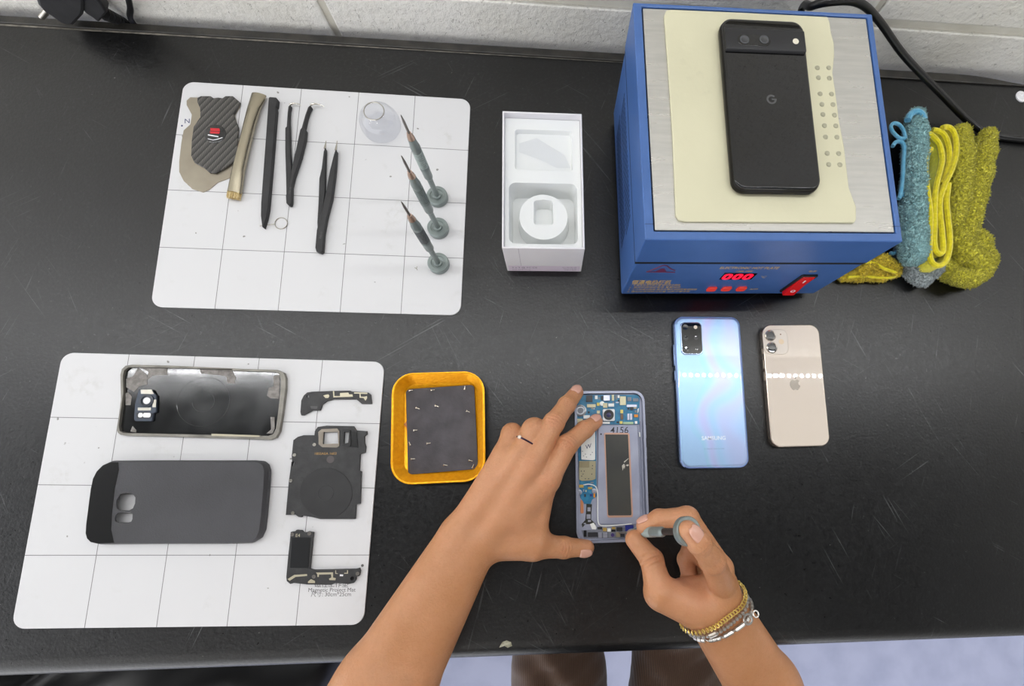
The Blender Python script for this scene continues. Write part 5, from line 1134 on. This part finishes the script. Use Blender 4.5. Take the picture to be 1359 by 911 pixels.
# skin folds over the finger joints
def wrinkle(VV, p_, a_, b2_, dors, per=3.0, wid=6.5, amp=0.55, rad=14, ph_=0.0):
    ax_ = np.array(b2_)-np.array(a_); ax_ /= np.linalg.norm(ax_); dors = np.array(dors, float); dors -= np.dot(dors, ax_)*ax_; dors /= np.linalg.norm(dors)
    q = VV-np.array(p_); s_ = q@ax_; up_ = q@dors; rad_ = np.linalg.norm(q-s_[:, None]*ax_, axis=1)
    lat = q@np.cross(ax_, dors)
    g = np.exp(-(s_/wid)**2)*np.clip(up_/6.0, 0, 1)*(rad_ < rad)*(np.abs(s_) < 2.5*wid)
    VV += dors*(-amp*g*(0.5+0.5*np.cos(2*PI*(s_+0.06*lat*lat/3)/per+ph_)))[:, None]
UPV = (0, 0.1, 1)
for f_ in Lfing[:2]:
    wrinkle(VL, f_[1][0], f_[0][0], f_[2][0], UPV, 3.2, 6.5, 0.8); wrinkle(VL, f_[2][0], f_[1][0], f_[3][0], UPV, 2.6, 3.6, 0.5); wrinkle(VL, f_[0][0], f_[0][0]*0.5+lw[1]*0.5, f_[1][0], UPV, 3.4, 6, 0.4, 18)
wrinkle(VL, Lfing[4][2][0], Lfing[4][1][0], Lfing[4][3][0], UPV, 3.0, 5.0, 0.6)
wrinkle(VR, Rfing[4][2][0]+np.array([0, 2, 0]), Rfing[4][1][0], Rfing[4][3][0], (-.4, 0, 1), 4.6, 5.5, 1.7); wrinkle(VR, Rfing[0][2][0], Rfing[0][1][0], Rfing[0][3][0], UPV, 2.8, 4.0, 0.55); wrinkle(VR, Rfing[1][2][0], Rfing[1][1][0], Rfing[1][3][0], (-.2, .6, .8), 2.8, 4.0, 0.4)
# join into one body mesh with colour masks
V = np.concatenate([VL, VR, VB]); Fc = np.concatenate([FcL, FcR+len(VL), FcB+len(VL)+len(VR)])
tint = np.zeros((len(V), 3))
def blob(p_, r_, ch_, amt=1.0):
    dd = np.linalg.norm(V-p_, axis=1); tint[:, ch_] = np.maximum(tint[:, ch_], amt*np.clip(1-dd/r_, 0, 1)**1.2)
for f_ in Lfing[:2]:
    blob(f_[1][0]+np.array([0, 0, 9]), 11, 0, .9); blob(f_[0][0]+np.array([0, 0, 10]), 14, 0, .5); blob(f_[2][0]+np.array([0, 0, 8]), 7, 0, .4)
for f_ in Lfing[2:4]: blob(f_[1][0]+np.array([0, 4, 6]), 12, 0, .35)
blob(Lfing[4][2][0]+np.array([0, 0, 9]), 9, 0, .5)
for f_ in Lfing+Rfing: blob(f_[-1][0], 16, 1, .7)
blob(np.array(at(905, 770, 55)), 42, 1, 1.0); blob(np.array(at(870, 740, 66)), 9, 0, .6); blob(Rfing[0][1][0]+np.array([3, 0, 8]), 12, 0, .4); blob(Rfing[0][2][0]+np.array([2, 2, 7]), 9, 0, .5)
blob(np.array(at(690, 650, 45)), 95, 1, .38); blob(np.array(at(752, 560, 40)), 60, 1, .3); blob(np.array(at(900, 720, 80)), 70, 1, .3)
blob(np.array(at(488, 853, 80)), 13, 2, .8); blob(np.array(at(541, 909, 82)), 10, 2, 1.0)
person = thing('person', 'person in brown corduroy trousers leaning over the bench, repairing a phone', 'person', (PX, -300, FLOOR_Z))
org = np.array([PX, -300, FLOOR_Z])
mkfast('body', V-org, Fc, MT_SKIN, person, tint=tint)
# fingernails: shallow curved shields on the fingertips
def nail(tip, base, up, wid, ln_, lift, name='fingernail'):
    tip = np.array(tip, float); ax_ = tip-np.array(base, float); ax_ /= np.linalg.norm(ax_)
    up = np.array(up, float); up = up-np.dot(up, ax_)*ax_; up /= np.linalg.norm(up); sd_ = np.cross(ax_, up)
    n, m = 9, 8; Vn = []; Fn = []
    for i in range(m):
        t = i/(m-1); hw = wid/2*(0.86+0.14*math.sin(PI*min(t*1.2, 1)))*math.sqrt(max(0.02, 1-max(0, (t-.72)/.28)**2*.75))*(1 if t > .12 else .9)
        for j in range(n):
            s_ = -1+2*j/(n-1)
            Vn.append(tip+ax_*(ln_*(t-0.62))+sd_*hw*s_+up*(lift-0.30*wid*(1-math.sqrt(max(0, 1-(.82*s_)**2)))-1.1*max(0, t-.45)**2*4*.6))
    for i in range(m-1):
        for j in range(n-1): a = i*n+j; Fn.append((a, a+1, a+n+1, a+n))
    o = mk(name, ([p_-org for p_ in Vn], Fn), MT_NAIL, person, smooth=60)
    so = o.modifiers.new('thick', 'SOLIDIFY'); so.thickness = 0.0006; so.offset = 0
    return o
def fp_(F_, i): return F_[i][0]
cv = np.array([0, -0.05, 1.0])
nail(fp_(Lfing[1], 3), fp_(Lfing[1], 2), (-.25, -.05, 1), 10.4, 11.8, 8.0); nail(fp_(Lfing[0], 3), fp_(Lfing[0], 2), (-.35, .35, 1), 9.6, 11, 7.8)
nail(fp_(Lfing[4], 3), fp_(Lfing[4], 2), (0.1, -.55, .75), 11, 12, 8.6)
nail(fp_(Rfing[0], 3)+np.array([1.0, -1, 0]), fp_(Rfing[0], 2), (.45, .1, 1), 10.8, 12.6, 8.1); nail(fp_(Rfing[1], 3), fp_(Rfing[1], 2), (-.1, 1, .45), 10.5, 11, 7.9)
# clothes
FS = Field((PX-300, -480, -300), (PX+300, -100, 330), 8.0); DS = FS.new()
FS.cone(DS, (PX, -330, -200), (PX, -320, 60), 122, 116, 40); FS.cone(DS, (PX-95, -320, 200), (PX+95, -320, 200), 80, 80, 40); FS.cone(DS, (PX, -330, 40), (PX, -315, 200), 122, 102, 50)
FS.cone(DS, shL, shL+(elL-shL)*0.55, 60, 54, 20); FS.cone(DS, shR, shR+(elR-shR)*0.55, 60, 52, 20)
V2, F2 = surfnet(DS, FS.lo, FS.res, 2); mkfast('t_shirt', V2-org, F2, MT_SHIRT, person)
tL = at(742, 893, -262); tR = at(899, 893, -262)
FT = Field((PX-320, -480, FLOOR_Z+30), (PX+320, 190, -120), 5.0); DT = FT.new()
for p_, sx in ((tL, -1), (tR, 1)):
    hipp = np.array([PX+sx*78, -330, -262]); knee = np.array([p_[0]+sx*8+(-6 if sx < 0 else 6), 120, -268])
    FT.cone(DT, hipp, p_+np.array([0, 0, 0]), 88, 68, 20); FT.cone(DT, p_, knee, 68, 62, 15); FT.cone(DT, knee, knee+np.array([0, -30, FLOOR_Z+120+262]), 60, 54, 15)
FT.cone(DT, (PX-60, -350, -250), (PX+60, -350, -250), 100, 100, 30)
V3, F3 = surfnet(DT, FT.lo, FT.res, 2)
wr = 4.5*np.sin(V3[:, 1]*0.11+V3[:, 0]*0.05+1.5*np.sin(V3[:, 0]*0.045))+2.0*np.sin(V3[:, 1]*0.23-V3[:, 0]*0.09)
V3[:, 2] += wr*np.clip((V3[:, 2]+330)/60, 0, 1); mkfast('trousers', V3-org, F3, MT_CORD, person)
FH = Field(HC-130, HC+140, 6.0); DH = FH.new(); FH.ell(DH, HC+np.array([0, -12, 34]), (84, 98, 96), 5); FH.ell(DH, HC+np.array([0, 105, -45]), (120, 78, 92), 6, sub=True)
V4, F4 = surfnet(DH, FH.lo, 6.0, 2); mkfast('hair', V4-org, F4, MT_HAIR, person)
for p_, sx in ((tL, -1), (tR, 1)):
    kx = p_[0]+sx*8+(-6 if sx < 0 else 6)-org[0]
    mk('shoe', loft([z_(rr(78-2*abs(t-.3)*8, 250-10*t*t, 38, 6, kx, 390+t*-8), 2+t*16) for t in (0, 1, 2.2)]+[z_(rr(66, 150, 30, 6, kx, 350), 75), z_(rr(62, 80, 28, 6, kx, 330), 110)]), M('dark_shoe', '#1d1c1c', .6), person, smooth=50)
for sx in (-1, 1): mk('eye', ball(HC+np.array([sx*30, 84, 21])-org, 11), M('eye_dark', '#2a201a', .2), person)

# ================================================================= finger ring, screwdriver in hand, bracelets
def frame_to(a, b):
    a = Vector(a); b = Vector(b); z = (b-a).normalized(); x = z.orthogonal().normalized(); y = z.cross(x)
    m = Matrix((x, y, z)).transposed().to_4x4(); m.translation = a; return m
r0, r1 = Lfing[2][0][0], Lfing[2][1][0]; rc = r0+(r1-r0)*0.55
ringt = thing('finger_ring', 'thin dark finger ring with a small clear stone on the ring finger', 'ring', tuple(rc))
mm = frame_to((0, 0, 0), r1-r0)
rx_ = mm.to_3x3() @ Vector((1, 0, 0))
mk('band', xform(tube([(11.0*math.cos(t), 11.0*math.sin(t), 0) for t in np.linspace(0, 2*PI, 40, endpoint=False)], 0.85, 8, closed=True), mm), M('ring_dark', '#4a3a52', .25, .9), ringt)
st = np.array(at(690, 583.5, 47))-rc; ua = (r1-r0)/np.linalg.norm(r1-r0); st = st-ua*np.dot(st, ua); st = st/np.linalg.norm(st)*11.6
mk('stone', ball(st, 2.0, 8, 5), M('stone', '#f2e4d8', .08, coat=1), ringt, smooth=0)

tipw = at(821, 707.5, 7.5); capw = at(907, 705.5, 112)
dirv = (capw-tipw)/np.linalg.norm(capw-tipw); capw = tipw+dirv*119.5
hd = thing('screwdriver_in_hand', 'grey-green precision screwdriver held in the right hand', 'screwdriver', tuple(tipw))
driver_parts(hd, frame_to(capw-tipw, (0, 0, 0)), MT_GR1, M('dark_stem', '#3b3632', .4, .3))

# bracelets around the right wrist
wc = (rw[0]+rw[1])/2; fa = (re[0]+re[1])/2-wc; fa /= np.linalg.norm(fa); ws = rw[1]-rw[0]; ws -= np.dot(ws, fa)*fa; ws /= np.linalg.norm(ws); wu = np.cross(ws, fa); wu = wu*np.sign(wu[2])
def wloop(off, a, b, tilt=0.0, n=64, sag=0.0, tw=0.0):
    out_ = []
    for t in np.linspace(0, 2*PI, n, endpoint=False):          # lay the chain on the skin
        c_ = wc+fa*(off+tilt*math.cos(t)+tw*math.sin(t)); d_ = ws*math.cos(t)+wu*math.sin(t); r_ = 8.0
        while r_ < 60:
            ii = np.round((c_+d_*r_-FR.lo)/FR.res).astype(int)
            if np.any(ii < 0) or np.any(ii >= FR.n) or DR[tuple(ii)] > a: break
            r_ += 0.4
        out_.append(c_+d_*r_)
    for _ in range(2): out_ = [0.5*out_[i]+0.25*(out_[i-1]+out_[(i+1) % n]) for i in range(n)]
    return out_
MT_GCH = M('gold_chain', '#ecd27a', .28, .75); MT_SCH = M('silver_chain', '#cfccc6', .3, .8)
def torus_at(c, ax_, r_, rt, n=10):
    m_ = frame_to((0, 0, 0), ax_); return shift(xform(tube([(r_*math.cos(t), r_*math.sin(t), 0) for t in np.linspace(0, 2*PI, n, endpoint=False)], rt, 6, closed=True), m_), c)
def bracelet(label, loop, kind, mat):
    t = thing('bracelet', label, 'bracelet', tuple(wc), 0, 'bracelets on the right wrist')
    L = [p_-wc for p_ in loop]; parts = []; n = len(L)
    for i, p_ in enumerate(L):
        tg = L[(i+1) % n]-L[i-1]; tg /= np.linalg.norm(tg); nn_ = p_/np.linalg.norm(p_)
        if kind == 'curb': parts.append(torus_at(p_, tg*0.55+nn_*0.75*(1 if i % 2 else 0.75)+np.cross(tg, nn_)*0.3, 1.7, 0.6, 8))
        elif kind == 'bead': parts.append(ball(p_, 1.9, 8, 5))
        else: parts.append(cyl(p_-tg*1.5, p_+tg*1.5, 1.9, 1.9, 8) if i % 4 else torus_at(p_, tg*0.2+nn_, 2.0, 0.7, 8))
    mk('chain', join(*parts), mat, t); return t
b1 = bracelet('gold curb-link bracelet on the right wrist, nearest the hand', wloop(3.6, 2.5, 0, 2.5, 58, tw=-2), 'curb', MT_GCH)
b2_ = bracelet('silver beaded bracelet on the right wrist, between the other two', wloop(9.8, 2.4, 0, 1.6, 44, tw=-1), 'bead', MT_SCH)
b3 = bracelet('silver link bracelet with clasp on the right wrist, nearest the elbow', wloop(15.4, 2.4, 0, 3.0, 52, tw=1), 'link', MT_SCH)
cl = wloop(14.5, 3.6, 0, 3.0, 52, tw=1)[7]-wc
mk('clasp', join(torus_at(cl, (0.2, 0.1, 1), 4.0, 1.0, 14), torus_at(cl+np.array([7, 4, 0]), (0.2, 0.3, 1), 2.6, 0.7, 12)), MT_SCH, b3)
mk('bar_bead', cyl((wloop(9.5, 2.4, 0, 1.0, 56, tw=-1)[20]-wc), (wloop(9.5, 2.4, 0, 1.0, 56, tw=-1)[18]-wc), 2.2, 2.2, 10), MT_SCH, b2_)
